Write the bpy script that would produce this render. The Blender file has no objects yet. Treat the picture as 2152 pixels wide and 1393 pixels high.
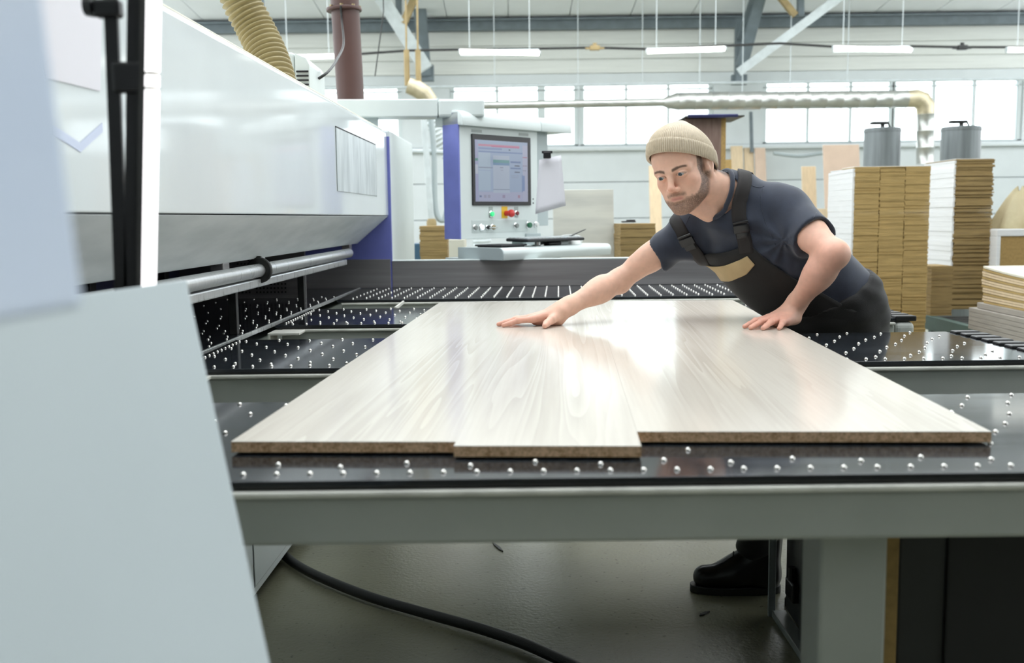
import bpy, bmesh, math, random
import numpy as np
from mathutils import Vector, Matrix

# ------------------------------------------------------------------ camera, sky, exposure
scene = bpy.context.scene
col = scene.collection
F_PX, CX, CY = 2100.0, 1076.0, 696.5
CAM = np.array([0.0, 0.0, 1.25])
PITCH = math.atan((696.5 - 456.4) / F_PX)
ROLL = 0.012
fw_ = np.array([0, math.cos(PITCH), -math.sin(PITCH)])
r0_ = np.array([1.0, 0, 0]); u0_ = np.array([0, math.sin(PITCH), math.cos(PITCH)])
RT = math.cos(ROLL) * r0_ - math.sin(ROLL) * u0_
UP = math.sin(ROLL) * r0_ + math.cos(ROLL) * u0_

cam_data = bpy.data.cameras.new('camera')
cam = bpy.data.objects.new('camera', cam_data); col.objects.link(cam)
cam.matrix_world = Matrix(((RT[0], UP[0], -fw_[0], CAM[0]), (RT[1], UP[1], -fw_[1], CAM[1]),
                           (RT[2], UP[2], -fw_[2], CAM[2]), (0, 0, 0, 1)))
cam_data.sensor_width = 36.0
cam_data.lens = F_PX / 2152.0 * 36.0
cam_data.clip_start = 0.02; cam_data.clip_end = 200
cam_data.dof.use_dof = True
cam_data.dof.focus_distance = 2.95
cam_data.dof.aperture_fstop = 4.2
scene.camera = cam

world = bpy.data.worlds.new('overcast_sky'); scene.world = world
world.use_nodes = True
wbg = world.node_tree.nodes['Background']
wbg.inputs[0].default_value = (0.935, 0.975, 1.0, 1); wbg.inputs[1].default_value = 8.2

vs = scene.view_settings
vs.view_transform = 'Standard'; vs.look = 'None'; vs.exposure = -1.0; vs.gamma = 1.0; vs.use_curve_mapping = False
scene.cycles.use_denoising = True
scene.cycles.max_bounces = 8; scene.cycles.diffuse_bounces = 5; scene.cycles.glossy_bounces = 4
scene.cycles.transparent_max_bounces = 8
scene.cycles.sample_clamp_indirect = 6.0

# ------------------------------------------------------------------ helpers
def ray(x, y): return fw_ * F_PX + RT * (x - CX) + UP * (CY - y)
def at(x, y, d):
    """the point at depth d (metres along the hall) seen at photo pixel x, y"""
    r = ray(x, y); return CAM + r * (d / r[1])
def az(x, y, z):
    r = ray(x, y); return CAM + r * ((z - CAM[2]) / r[2])
def axx(x, y, X):
    r = ray(x, y); return CAM + r * (X / r[0])
def V(p): return Vector([float(c) for c in p])

MATS = {}
def M(name, color, rough=0.5, metal=0.0, var=0.0, scale=20.0, stretch=(1, 1, 1), bump=0.0, bscale=200.0, coat=0.0,
      spec=0.5, color2=None, rvar=0.0, emit=None, estr=0.0, sheen=0.0):
    """a procedural principled material: noise between two colours, optional bump and roughness wear"""
    if name in MATS: return MATS[name]
    m = bpy.data.materials.new(name); m.use_nodes = True; MATS[name] = m
    nt = m.node_tree; b = nt.nodes['Principled BSDF']
    b.inputs['Roughness'].default_value = rough; b.inputs['Metallic'].default_value = metal
    b.inputs['Specular IOR Level'].default_value = spec
    if coat: b.inputs['Coat Weight'].default_value = coat; b.inputs['Coat Roughness'].default_value = 0.08
    if sheen: b.inputs['Sheen Weight'].default_value = sheen
    c1 = (*color, 1)
    if emit: b.inputs['Emission Color'].default_value = (*emit, 1); b.inputs['Emission Strength'].default_value = estr
    b.inputs['Base Color'].default_value = c1
    if var or color2 or bump or rvar:
        tc = nt.nodes.new('ShaderNodeTexCoord'); mp = nt.nodes.new('ShaderNodeMapping')
        mp.inputs['Scale'].default_value = stretch
        nt.links.new(tc.outputs['Object'], mp.inputs['Vector'])
        nz = nt.nodes.new('ShaderNodeTexNoise'); nz.inputs['Scale'].default_value = scale; nz.inputs['Detail'].default_value = 5
        nt.links.new(mp.outputs[0], nz.inputs['Vector'])
        if var or color2:
            c2 = (*color2, 1) if color2 else (*[max(0, c * (1 - var)) for c in color], 1)
            cr = nt.nodes.new('ShaderNodeValToRGB')
            cr.color_ramp.elements[0].position = 0.35; cr.color_ramp.elements[1].position = 0.65
            cr.color_ramp.elements[0].color = c2; cr.color_ramp.elements[1].color = c1
            nt.links.new(nz.outputs[0], cr.inputs[0]); nt.links.new(cr.outputs[0], b.inputs['Base Color'])
        if rvar:
            mr = nt.nodes.new('ShaderNodeMapRange')
            mr.inputs['To Min'].default_value = max(0.02, rough - rvar); mr.inputs['To Max'].default_value = rough + rvar
            nt.links.new(nz.outputs[0], mr.inputs[0]); nt.links.new(mr.outputs[0], b.inputs['Roughness'])
        if bump:
            n2 = nt.nodes.new('ShaderNodeTexNoise'); n2.inputs['Scale'].default_value = bscale; n2.inputs['Detail'].default_value = 3
            nt.links.new(mp.outputs[0], n2.inputs['Vector'])
            bp = nt.nodes.new('ShaderNodeBump'); bp.inputs['Strength'].default_value = bump; bp.inputs['Distance'].default_value = 0.002
            nt.links.new(n2.outputs[0], bp.inputs['Height']); nt.links.new(bp.outputs[0], b.inputs['Normal'])
    return m

class MB:
    """collects boxes, tubes and loose faces; build() links them as ONE mesh object"""
    def __init__(s): s.bm = bmesh.new()
    def _x(s, vs_, mat):
        if mat is not None: bmesh.ops.transform(s.bm, matrix=mat, verts=vs_)
    def box(s, a, b, bev=0.0, mat=None, seg=2):
        a, b = [min(a[i], b[i]) for i in range(3)], [max(a[i], b[i]) for i in range(3)]
        t = bmesh.new()
        r = bmesh.ops.create_cube(t, size=1.0)
        for v in t.verts:
            v.co = Vector([(a[i] + b[i]) / 2 + v.co[i] * (b[i] - a[i]) for i in range(3)])
        if bev: bmesh.ops.bevel(t, geom=t.edges[:], offset=bev, segments=seg, affect='EDGES', profile=0.5)
        if mat is not None: bmesh.ops.transform(t, matrix=mat, verts=t.verts)
        s._merge(t); return s
    def _merge(s, t):
        me = bpy.data.meshes.new('tmp'); t.to_mesh(me); t.free(); s.bm.from_mesh(me); bpy.data.meshes.remove(me)
    def prism(s, poly, axis_vec, bev=0.0, mat=None):
        """poly: 3D points of one end face; swept along axis_vec"""
        t = bmesh.new(); av = V(axis_vec)
        v0 = [t.verts.new(V(p)) for p in poly]; v1 = [t.verts.new(V(p) + av) for p in poly]
        n = len(poly)
        t.faces.new(v0); t.faces.new(v1[::-1])
        for i in range(n): t.faces.new((v0[i], v1[i], v1[(i + 1) % n], v0[(i + 1) % n]))
        bmesh.ops.recalc_face_normals(t, faces=t.faces)
        if bev: bmesh.ops.bevel(t, geom=t.edges[:], offset=bev, segments=2, affect='EDGES', profile=0.5)
        if mat is not None: bmesh.ops.transform(t, matrix=mat, verts=t.verts)
        s._merge(t); return s
    def tube(s, pts, r, n=12, caps=True, mat=None):
        """tube along a polyline; r is one radius or one per point"""
        t = bmesh.new(); P = [V(p) for p in pts]; rs = r if hasattr(r, '__len__') else [r] * len(P)
        rings = []; ref = None
        for i, p in enumerate(P):
            d = (P[min(i + 1, len(P) - 1)] - P[max(i - 1, 0)]).normalized()
            if ref is None: ref = Vector((0, 0, 1)) if abs(d.z) < 0.9 else Vector((1, 0, 0))
            u = (ref - d * ref.dot(d)).normalized(); w = d.cross(u); ref = u
            rings.append([t.verts.new(p + (u * math.cos(2 * math.pi * k / n) + w * math.sin(2 * math.pi * k / n)) * rs[i]) for k in range(n)])
        for a, b in zip(rings[:-1], rings[1:]):
            for k in range(n): t.faces.new((a[k], a[(k + 1) % n], b[(k + 1) % n], b[k]))
        if caps: t.faces.new(rings[0][::-1]); t.faces.new(rings[-1])
        bmesh.ops.recalc_face_normals(t, faces=t.faces)
        if mat is not None: bmesh.ops.transform(t, matrix=mat, verts=t.verts)
        s._merge(t); return s
    def lathe(s, prof, n=24, mat=None, caps=True):
        """prof: (radius, z) from bottom to top about local Z"""
        t = bmesh.new(); rings = []
        for r, z in prof: rings.append([t.verts.new((max(r, 1e-4) * math.cos(2 * math.pi * k / n), max(r, 1e-4) * math.sin(2 * math.pi * k / n), z)) for k in range(n)])
        for a, b in zip(rings[:-1], rings[1:]):
            for k in range(n): t.faces.new((a[k], a[(k + 1) % n], b[(k + 1) % n], b[k]))
        if caps: t.faces.new(rings[0][::-1]); t.faces.new(rings[-1])
        if mat is not None: bmesh.ops.transform(t, matrix=mat, verts=t.verts)
        s._merge(t); return s
    def quadgrid(s, rows):
        """rows of 3D points, joined as a sheet"""
        R_ = [[s.bm.verts.new(V(p)) for p in row] for row in rows]
        for a, b in zip(R_[:-1], R_[1:]):
            for k in range(len(a) - 1): s.bm.faces.new((a[k], a[k + 1], b[k + 1], b[k]))
        return s
    def build(s, name, mat, parent=None, smooth=None, origin=None):
        me = bpy.data.meshes.new(name); s.bm.to_mesh(me); s.bm.free()
        return link_mesh(name, me, mat, parent, smooth, origin)

def link_mesh(name, me, mat, parent=None, smooth=None, origin=None):
    o = bpy.data.objects.new(name, me); col.objects.link(o)
    if mat is not None: me.materials.append(mat if not isinstance(mat, str) else MATS[mat])
    if smooth is not None:
        me.polygons.foreach_set('use_smooth', [True] * len(me.polygons))
        if smooth < 3.1: me.set_sharp_from_angle(angle=smooth)
    if origin is not None:
        me.transform(Matrix.Translation(-V(origin))); o.location = V(origin)
    if parent is not None:
        o.parent = parent
        o.matrix_parent_inverse = parent_inv(parent)
    return o
def parent_inv(p):
    m = Matrix.LocRotScale(p.location, p.rotation_euler, p.scale)
    if p.parent is not None: m = Matrix.LocRotScale(p.parent.location, p.parent.rotation_euler, p.parent.scale) @ p.matrix_parent_inverse @ m if False else p_world(p)
    return m.inverted()
def p_world(p):
    m = Matrix.LocRotScale(p.location, p.rotation_euler, p.scale)
    return m if p.parent is None else p_world(p.parent) @ p.matrix_parent_inverse @ m

def tag(o, label=None, cat=None, group=None, kind=None):
    if label: o['label'] = label
    if cat: o['category'] = cat
    if group: o['group'] = group
    if kind: o['kind'] = kind
    return o
def empty(name, loc, label, cat, group=None, kind=None):
    o = bpy.data.objects.new(name, None); col.objects.link(o); o.location = V(loc); o.empty_display_size = 0.05
    return tag(o, label, cat, group, kind)
def struct(o): o['kind'] = 'structure'; return o
def frame(origin, yaw):
    return Matrix.Translation(V(origin)) @ Matrix.Rotation(yaw, 4, 'Z')
# ------------------------------------------------------------------ materials
M('wall_dark', (0.14, 0.15, 0.15), 0.7, var=0.1, scale=2)
M('wall_white', (0.63, 0.675, 0.68), 0.6, var=0.05, scale=3)
M('wall_cream', (0.74, 0.76, 0.72), 0.6, var=0.08, scale=4, stretch=(0.3, 1, 6))
M('ceiling_white', (0.90, 0.93, 0.95), 0.6, var=0.04, scale=2)
M('steel_grey', (0.17, 0.21, 0.23), 0.5, var=0.2, scale=6)
M('brace_white', (0.62, 0.68, 0.69), 0.5, var=0.15, scale=8)
M('brace_tan', (0.40, 0.30, 0.14), 0.6, var=0.2, scale=8)
M('window_frame', (0.62, 0.68, 0.68), 0.5)
M('hood_paint', (0.62, 0.675, 0.69), 0.40, coat=0.8, var=0.04, scale=5, bump=0.12, bscale=420)
M('hood_paint_lightened', (0.72, 0.77, 0.775), 0.42, color2=(0.60, 0.655, 0.66), scale=7, stretch=(1, 0.6, 3), bump=0.2, bscale=420)  # the hood's own white paint, lightened to brighten the shaded slope
M('machine_white', (0.63, 0.69, 0.68), 0.4, var=0.04, scale=6)
M('machine_shade', (0.40, 0.46, 0.47), 0.45)
M('purple', (0.16, 0.185, 0.52), 0.45, var=0.12, scale=10)
M('purple_dark', (0.045, 0.05, 0.16), 0.4, var=0.3, scale=3)
M('rail_paint', (0.41, 0.43, 0.40), 0.5, color2=(0.36, 0.385, 0.355), scale=5, bump=0.08, bscale=300)
M('rail_lip', (0.70, 0.70, 0.64), 0.45, var=0.25, scale=14)
M('plate', (0.022, 0.026, 0.032), 0.09, var=0.5, scale=4, stretch=(0.6, 6, 1), rvar=0.04, spec=0.36)
M('plate_edge', (0.012, 0.012, 0.013), 0.35)
M('fence_steel', (0.33, 0.32, 0.325), 0.33, metal=0.45, color2=(0.24, 0.23, 0.235), scale=2.5, stretch=(0.5, 1, 14), rvar=0.08)
M('ball_steel', (0.80, 0.78, 0.74), 0.22, metal=0.85)
M('bright_steel', (0.80, 0.82, 0.83), 0.30, metal=0.75, var=0.12, scale=12, stretch=(1, 12, 1), rvar=0.08)
M('dark_metal', (0.035, 0.036, 0.035), 0.45, metal=0.3, var=0.4, scale=20)
M('black', (0.006, 0.006, 0.008), 0.4)
M('black_matte', (0.008, 0.009, 0.011), 0.6)
M('sheet_white', (0.47, 0.53, 0.55), 0.6, var=0.04, scale=3, stretch=(1, 1, 0.5))
M('cloth_white', (0.66, 0.72, 0.82), 0.7, color2=(0.52, 0.62, 0.80), scale=2.2)
M('paper', (0.74, 0.73, 0.78), 0.7)
M('decal_blue', (0.58, 0.64, 0.80), 0.5)
M('stack_tan', (0.47, 0.325, 0.125), 0.8, color2=(0.36, 0.25, 0.095), scale=16, stretch=(0.6, 0.6, 9), bump=0.5, bscale=120)
M('stack_tan_dark', (0.36, 0.25, 0.10), 0.8, color2=(0.26, 0.18, 0.075), scale=14, stretch=(0.5, 0.5, 9), bump=0.5, bscale=120)
M('stack_white', (0.76, 0.77, 0.77), 0.6, var=0.06, scale=20, stretch=(0.3, 0.3, 8))
M('stack_grey', (0.36, 0.33, 0.29), 0.7, var=0.2, scale=20, stretch=(0.3, 0.3, 8))
M('chip_face', (0.40, 0.26, 0.09), 0.75, var=0.2, scale=60)
M('ply_light', (0.70, 0.55, 0.36), 0.6, var=0.12, scale=6, stretch=(6, 6, 0.6))
M('ply_pink', (0.62, 0.47, 0.36), 0.6, var=0.1, scale=5)
M('wood_brown', (0.22, 0.15, 0.125), 0.5, color2=(0.16, 0.10, 0.08), scale=7, stretch=(7, 7, 0.7))
M('laminate_grey', (0.52, 0.52, 0.46), 0.5, color2=(0.42, 0.42, 0.38), scale=3, stretch=(0.8, 1, 5))
M('cream', (0.72, 0.69, 0.58), 0.5)
M('duct_metal', (0.56, 0.57, 0.54), 0.3, metal=0.75, var=0.15, scale=5)
M('duct_yellowed', (0.66, 0.58, 0.40), 0.35, metal=0.5, var=0.3, scale=6)
M('drum_grey', (0.20, 0.225, 0.23), 0.45, metal=0.3, color2=(0.15, 0.17, 0.175), scale=5, stretch=(6, 6, 0.3))
M('hose_yellow', (0.36, 0.295, 0.14), 0.5, var=0.15, scale=10)
M('pipe_brown', (0.085, 0.040, 0.032), 0.5, color2=(0.065, 0.030, 0.025), scale=4)
M('brass', (0.30, 0.24, 0.13), 0.35, metal=0.8)
M('green_steel', (0.06, 0.11, 0.095), 0.5, var=0.2, scale=8)
M('floor_dark_steel', (0.02, 0.024, 0.028), 0.5, var=0.3, scale=5)
M('cabinet_dark', (0.014, 0.018, 0.024), 0.4, var=0.3, scale=4)
M('frame_grey', (0.30, 0.34, 0.34), 0.4)
M('tube_lamp', (1, 1, 0.95), 0.4, emit=(1.0, 1.0, 0.93), estr=9.0)
M('led_tube', (1, 1, 1), 0.4, emit=(1.0, 0.96, 0.98), estr=4.0)
M('canvas', (0.62, 0.55, 0.36), 0.8, color2=(0.45, 0.38, 0.22), scale=6, bump=0.4, bscale=40)
M('blue_pack', (0.05, 0.13, 0.22), 0.5)
M('rubber', (0.010, 0.011, 0.011), 0.45, bump=0.3, bscale=500)
M('cable_white', (0.75, 0.76, 0.74), 0.5)
M('btn_red', (0.55, 0.03, 0.025), 0.35); M('btn_yellow', (0.75, 0.50, 0.02), 0.45)
M('btn_green', (0.02, 0.14, 0.07), 0.35)
M('btn_green_lit', (0.05, 0.7, 0.25), 0.35, emit=(0.04, 0.8, 0.25), estr=0.8)
M('btn_white_lit', (0.9, 0.95, 1), 0.35, emit=(0.85, 0.95, 1.0), estr=1.2)
M('btn_dark_red', (0.18, 0.015, 0.02), 0.35); M('chrome', (0.75, 0.76, 0.76), 0.2, metal=0.95)
M('btn_grey', (0.22, 0.24, 0.23), 0.4)
M('plate_label', (0.36, 0.40, 0.39), 0.5)
M('key_grey', (0.45, 0.48, 0.48), 0.5)

def glass_mat():
    m = bpy.data.materials.new('window_glass'); m.use_nodes = True; MATS['window_glass'] = m
    nt = m.node_tree; nt.nodes.clear()
    out = nt.nodes.new('ShaderNodeOutputMaterial'); mx = nt.nodes.new('ShaderNodeMixShader')
    tr = nt.nodes.new('ShaderNodeBsdfTransparent'); gl = nt.nodes.new('ShaderNodeBsdfGlossy'); fr = nt.nodes.new('ShaderNodeFresnel')
    gl.inputs['Roughness'].default_value = 0.02; tr.inputs[0].default_value = (0.96, 0.99, 0.99, 1)
    nt.links.new(fr.outputs[0], mx.inputs[0]); nt.links.new(tr.outputs[0], mx.inputs[1]); nt.links.new(gl.outputs[0], mx.inputs[2])
    nt.links.new(mx.outputs[0], out.inputs[0])
glass_mat()

def floor_mat():
    m = bpy.data.materials.new('concrete_floor'); m.use_nodes = True; MATS['concrete_floor'] = m
    nt = m.node_tree; b = nt.nodes['Principled BSDF']; N = nt.nodes.new; L = nt.links.new
    tc = N('ShaderNodeTexCoord'); n1 = N('ShaderNodeTexNoise'); n1.inputs['Scale'].default_value = 1.6; n1.inputs['Detail'].default_value = 7
    cr = N('ShaderNodeValToRGB'); e = cr.color_ramp.elements
    e[0].position = 0.3; e[0].color = (0.155, 0.155, 0.108, 1); e[1].position = 0.7; e[1].color = (0.25, 0.25, 0.168, 1)
    L(tc.outputs['Object'], n1.inputs['Vector']); L(n1.outputs[0], cr.inputs[0])
    sp = N('ShaderNodeTexNoise'); sp.inputs['Scale'].default_value = 55; sp.inputs['Detail'].default_value = 4
    L(tc.outputs['Object'], sp.inputs['Vector'])
    r2 = N('ShaderNodeValToRGB'); r2.color_ramp.elements[0].position = 0.28; r2.color_ramp.elements[1].position = 0.36
    r2.color_ramp.elements[0].color = (0.35, 0.33, 0.3, 1); r2.color_ramp.elements[1].color = (1, 1, 1, 1)
    L(sp.outputs[0], r2.inputs[0])
    mx = N('ShaderNodeMix'); mx.data_type = 'RGBA'; mx.blend_type = 'MULTIPLY'; mx.inputs[0].default_value = 1.0
    L(cr.outputs[0], mx.inputs[6]); L(r2.outputs[0], mx.inputs[7]); L(mx.outputs[2], b.inputs['Base Color'])
    b.inputs['Roughness'].default_value = 0.32
    n3 = N('ShaderNodeTexNoise'); n3.inputs['Scale'].default_value = 70; n3.inputs['Detail'].default_value = 4
    L(tc.outputs['Object'], n3.inputs['Vector'])
    bp = N('ShaderNodeBump'); bp.inputs['Strength'].default_value = 0.35; bp.inputs['Distance'].default_value = 0.004
    L(n3.outputs[0], bp.inputs['Height']); L(bp.outputs[0], b.inputs['Normal'])
floor_mat()

def board_mats():
    # whitewashed pine laminate: fine grain and cathedral figures along local Y
    m = bpy.data.materials.new('board_laminate'); m.use_nodes = True; MATS['board_laminate'] = m
    nt = m.node_tree; b = nt.nodes['Principled BSDF']; N = nt.nodes.new; L = nt.links.new
    tc = N('ShaderNodeTexCoord'); oi = N('ShaderNodeObjectInfo')
    add = N('ShaderNodeVectorMath'); add.operation = 'ADD'
    sc = N('ShaderNodeVectorMath'); sc.operation = 'SCALE'; sc.inputs['Scale'].default_value = 7.0
    cmb = N('ShaderNodeCombineXYZ'); L(oi.outputs['Random'], cmb.inputs[0]); L(oi.outputs['Random'], cmb.inputs[1])
    L(cmb.outputs[0], sc.inputs[0]); L(tc.outputs['Object'], add.inputs[0]); L(sc.outputs[0], add.inputs[1])
    mp = N('ShaderNodeMapping'); mp.inputs['Scale'].default_value = (10, 0.30, 10); L(add.outputs[0], mp.inputs['Vector'])
    wv = N('ShaderNodeTexNoise'); wv.inputs['Scale'].default_value = 1.0; wv.inputs['Detail'].default_value = 2; wv.inputs['Distortion'].default_value = 0.4
    L(mp.outputs[0], wv.inputs['Vector'])
    mt = N('ShaderNodeMath'); mt.operation = 'MULTIPLY'; mt.inputs[1].default_value = 15.0; L(wv.outputs[0], mt.inputs[0])
    fr = N('ShaderNodeMath'); fr.operation = 'FRACT'; L(mt.outputs[0], fr.inputs[0])
    mp2 = N('ShaderNodeMapping'); mp2.inputs['Scale'].default_value = (160, 4, 160); L(add.outputs[0], mp2.inputs['Vector'])
    fn = N('ShaderNodeTexNoise'); fn.inputs['Scale'].default_value = 1.0; fn.inputs['Detail'].default_value = 3; L(mp2.outputs[0], fn.inputs['Vector'])
    mp3 = N('ShaderNodeMapping'); mp3.inputs['Scale'].default_value = (5, 0.8, 5); L(add.outputs[0], mp3.inputs['Vector'])
    big = N('ShaderNodeTexNoise'); big.inputs['Scale'].default_value = 1.0; big.inputs['Detail'].default_value = 2; L(mp3.outputs[0], big.inputs['Vector'])
    r1 = N('ShaderNodeMapRange'); r1.inputs['From Min'].default_value = 0.42; r1.inputs['From Max'].default_value = 0.62; L(big.outputs[0], r1.inputs[0])
    ln = N('ShaderNodeMath'); ln.operation = 'MULTIPLY'; L(fr.outputs[0], ln.inputs[0]); L(r1.outputs[0], ln.inputs[1])
    ad = N('ShaderNodeMath'); ad.operation = 'MULTIPLY_ADD'; ad.inputs[1].default_value = 0.65; L(fn.outputs[0], ad.inputs[0]); L(ln.outputs[0], ad.inputs[2])
    cr = N('ShaderNodeValToRGB'); e = cr.color_ramp.elements
    e[0].position = 0.15; e[0].color = (0.65, 0.605, 0.535, 1); e[1].position = 1.0; e[1].color = (0.53, 0.485, 0.42, 1)
    L(ad.outputs[0], cr.inputs[0]); L(cr.outputs[0], b.inputs['Base Color'])
    b.inputs['Roughness'].default_value = 0.16; b.inputs['Specular IOR Level'].default_value = 0.55
    bp = N('ShaderNodeBump'); bp.inputs['Strength'].default_value = 0.06; bp.inputs['Distance'].default_value = 0.0006
    L(ad.outputs[0], bp.inputs['Height']); L(bp.outputs[0], b.inputs['Normal'])
    # raw chipboard
    m = bpy.data.materials.new('chipboard'); m.use_nodes = True; MATS['chipboard'] = m
    nt = m.node_tree; b = nt.nodes['Principled BSDF']; N = nt.nodes.new; L = nt.links.new
    tc = N('ShaderNodeTexCoord'); vo = N('ShaderNodeTexVoronoi'); vo.inputs['Scale'].default_value = 330
    nz = N('ShaderNodeTexNoise'); nz.inputs['Scale'].default_value = 90; nz.inputs['Detail'].default_value = 6
    L(tc.outputs['Object'], vo.inputs['Vector']); L(tc.outputs['Object'], nz.inputs['Vector'])
    mx = N('ShaderNodeMath'); mx.operation = 'MULTIPLY_ADD'; mx.inputs[1].default_value = 0.5
    L(vo.outputs['Color'], mx.inputs[0]); L(nz.outputs[0], mx.inputs[2])
    cr = N('ShaderNodeValToRGB'); e = cr.color_ramp.elements
    e[0].position = 0.42; e[0].color = (0.38, 0.22, 0.10, 1); e[1].position = 0.95; e[1].color = (0.82, 0.57, 0.36, 1)
    L(mx.outputs[0], cr.inputs[0]); L(cr.outputs[0], b.inputs['Base Color']); b.inputs['Roughness'].default_value = 0.8
board_mats()
# ------------------------------------------------------------------ the hall
WY = 17.0                       # inner face of the back wall
XL, XR, YF = -8.0, 11.0, -5.0
def wz(y): return float(at(1500, y, WY)[2])
def wx(x): return float(at(x, 240, WY)[0])
Z_SILL, Z_HEAD, Z_BEAM0, Z_BEAM1 = wz(303), wz(172), wz(61), wz(39)

fl = MB().box((XL - .3, YF - .3, -0.2), (XR + .3, WY + .4, 0)).build('floor', 'concrete_floor'); struct(fl)

# back wall: lower sandwich panels, piers between the windows, lintel and upper planks
wb = bpy.data.objects.new('wall_back', None); col.objects.link(wb); wb.location = (0, WY, 0); struct(wb)
n = 4
for i in range(n):
    z0, z1 = Z_SILL * i / n, Z_SILL * (i + 1) / n
    MB().box((XL, WY, z0 + (.006 if i else 0)), (XR, WY + .3, z1 - .006), .004).build('panel', 'wall_white', wb)
MB().box((XL, WY + .02, 0), (XR, WY + .28, Z_SILL)).build('panel_core', 'steel_grey', wb)
WINS = [[(668, 750), (755, 835)], [(955, 1042), (1048, 1130), (1146, 1207)], [(1228, 1314), (1319, 1403), (1408, 1490)],
        [(1612, 1697), (1702, 1787), (1792, 1875)], [(1880, 1962), (1967, 2047), (2052, 2140)], [(2205, 2290), (2295, 2380)]]  # last window is out of view, added to balance the light
edges = [XL] + [e for w in WINS for e in (wx(w[0][0] - 9), wx(w[-1][1] + 9))] + [XR]
for i in range(0, len(edges), 2):
    if edges[i + 1] - edges[i] > .02:
        MB().box((edges[i], WY, Z_SILL), (edges[i + 1], WY + .3, Z_HEAD)).build('pier', 'wall_white', wb)
MB().box((XL, WY - .01, Z_HEAD), (XR, WY + .3, wz(152)), .004).build('lintel', 'wall_white', wb)
ys = [152, 122, 92, 60]
for a, b in zip(ys[:-1], ys[1:]):
    MB().box((XL, WY, wz(a) + .012), (XR, WY + .3, wz(b) - .004), .006).build('plank', 'wall_cream', wb)
MB().box((XL, WY + .03, wz(152)), (XR, WY + .28, wz(39))).build('plank_core', 'wall_cream', wb)
MB().box((XL, WY - .07, Z_SILL - .09), (XR, WY + .02, Z_SILL - .03), .01).build('sill_ledge', 'wall_white', wb)

for i, w in enumerate(WINS):
    wo = bpy.data.objects.new('window_%d' % (i + 1), None); col.objects.link(wo); struct(wo)
    wo.location = (wx((w[0][0] + w[-1][1]) / 2), WY, Z_SILL)
    x0, x1 = wx(w[0][0] - 9), wx(w[-1][1] + 9)
    zt = wz(185)
    f = MB()
    f.box((x0, WY + .03, Z_SILL), (x1, WY + .12, wz(299)), .008)
    f.box((x0, WY + .03, wz(175)), (x1, WY + .12, Z_HEAD), .008)
    f.box((x0, WY + .03, zt - .012), (x1, WY + .11, zt + .012), .005)
    xs = [x0] + [p for pr in zip([wx(q[1]) for q in w[:-1]], [wx(q[0]) for q in w[1:]]) for p in pr] + [x1]
    f.box((x0, WY + .03, Z_SILL), (wx(w[0][0]), WY + .12, Z_HEAD), .008)
    f.box((wx(w[-1][1]), WY + .03, Z_SILL), (x1, WY + .12, Z_HEAD), .008)
    for q, r in zip(w[:-1], w[1:]):
        f.box((wx(q[1]), WY + .03, Z_SILL), (wx(r[0]), WY + .11, Z_HEAD), .006)
    f.build('window_frame', 'window_frame', wo)
    for a, b in w:
        MB().box((wx(a), WY + .07, Z_SILL), (wx(b), WY + .078, zt)).build('pane', 'window_glass', wo)
        MB().box((wx(a), WY + .07, zt), (wx(b), WY + .078, Z_HEAD)).build('pane', 'window_glass', wo)

# unseen side walls, an open band added high up to let light in, solid wall behind the photographer
for nm, X, s in (('wall_left', XL, -1), ('wall_right', XR, 1)):
    w = bpy.data.objects.new(nm, None); col.objects.link(w); w.location = (X, 6, 0); struct(w)
    MB().box((X, YF, 0), (X + .3 * s, WY, 2.3)).build('lower_wall', 'wall_white', w)
    for k in range(12):
        y = YF + k * 2.0
        MB().box((X, y - .06, 2.3), (X + .2 * s, y + .06, 6.2)).build('band_post', 'window_frame', w)
wf = MB().box((XL, YF - .3, 0), (XR, YF, 4.6)).build('wall_front', 'wall_dark'); struct(wf)  # unseen; kept dark so little light bounces onto the front rail

# pitched roof with unseen openings added to give top light
ce = bpy.data.objects.new('ceiling', None); col.objects.link(ce); ce.location = (0, 6, 4.6); struct(ce)
ZE = Z_BEAM1 + .02; RIDGE = 6.0; ZR = ZE + .10 * (WY - RIDGE)
def roof_z(y): return ZR - .10 * abs(y - RIDGE)
def slab(y0, y1, x0, x1, th=.12):
    p = [(x0, y0, roof_z(y0)), (x0, y1, roof_z(y1)), (x0, y1, roof_z(y1) + th), (x0, y0, roof_z(y0) + th)]
    return MB().prism(p, (x1 - x0, 0, 0))
k = XL
while k < XR - .01:
    slab(14.8, WY + .3, k + .008, min(k + 1.0, XR) - .008).build('panel', 'ceiling_white', ce); k += 1.0
slab(14.8, WY + .3, XL, XR, .06).build('panel_core', 'ceiling_white', ce).location.z += .05
# unglazed roof openings, added and sized for the light they let in: (x0, x1, y0, y1)
ROOF_GAPS = [(-3.4, 3.4, 0.35, RIDGE), (-2.1, 3.4, RIDGE, 9.0), (-6.5, 9.0, 10.6, 14.8)]
slab(YF, 0.35, XL, XR).build('panel', 'ceiling_white', ce); slab(9.0, 10.6, XL, XR).build('panel', 'ceiling_white', ce)
for x0_, x1_, y0_, y1_ in ROOF_GAPS:
    slab(y0_, y1_, XL, x0_).build('panel', 'ceiling_white', ce); slab(y0_, y1_, x1_, XR).build('panel', 'ceiling_white', ce)
    nb_ = max(2, int((x1_ - x0_) / 1.7))
    for k in range(nb_ + 1):
        x = x0_ + k * (x1_ - x0_) / nb_
        slab(y0_, y1_, x - .04, x + .04, .18).build('rafter', 'brace_white', ce)

# eaves beam and steelwork of the roof frames
eb = MB().box((XL, WY - .16, Z_BEAM0), (XR, WY - .02, Z_BEAM1), .008)
eb.box((XL, WY - .24, Z_BEAM1 - .03), (XR, WY - .02, Z_BEAM1))
struct(eb.build('trim_1', 'steel_grey'))

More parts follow.
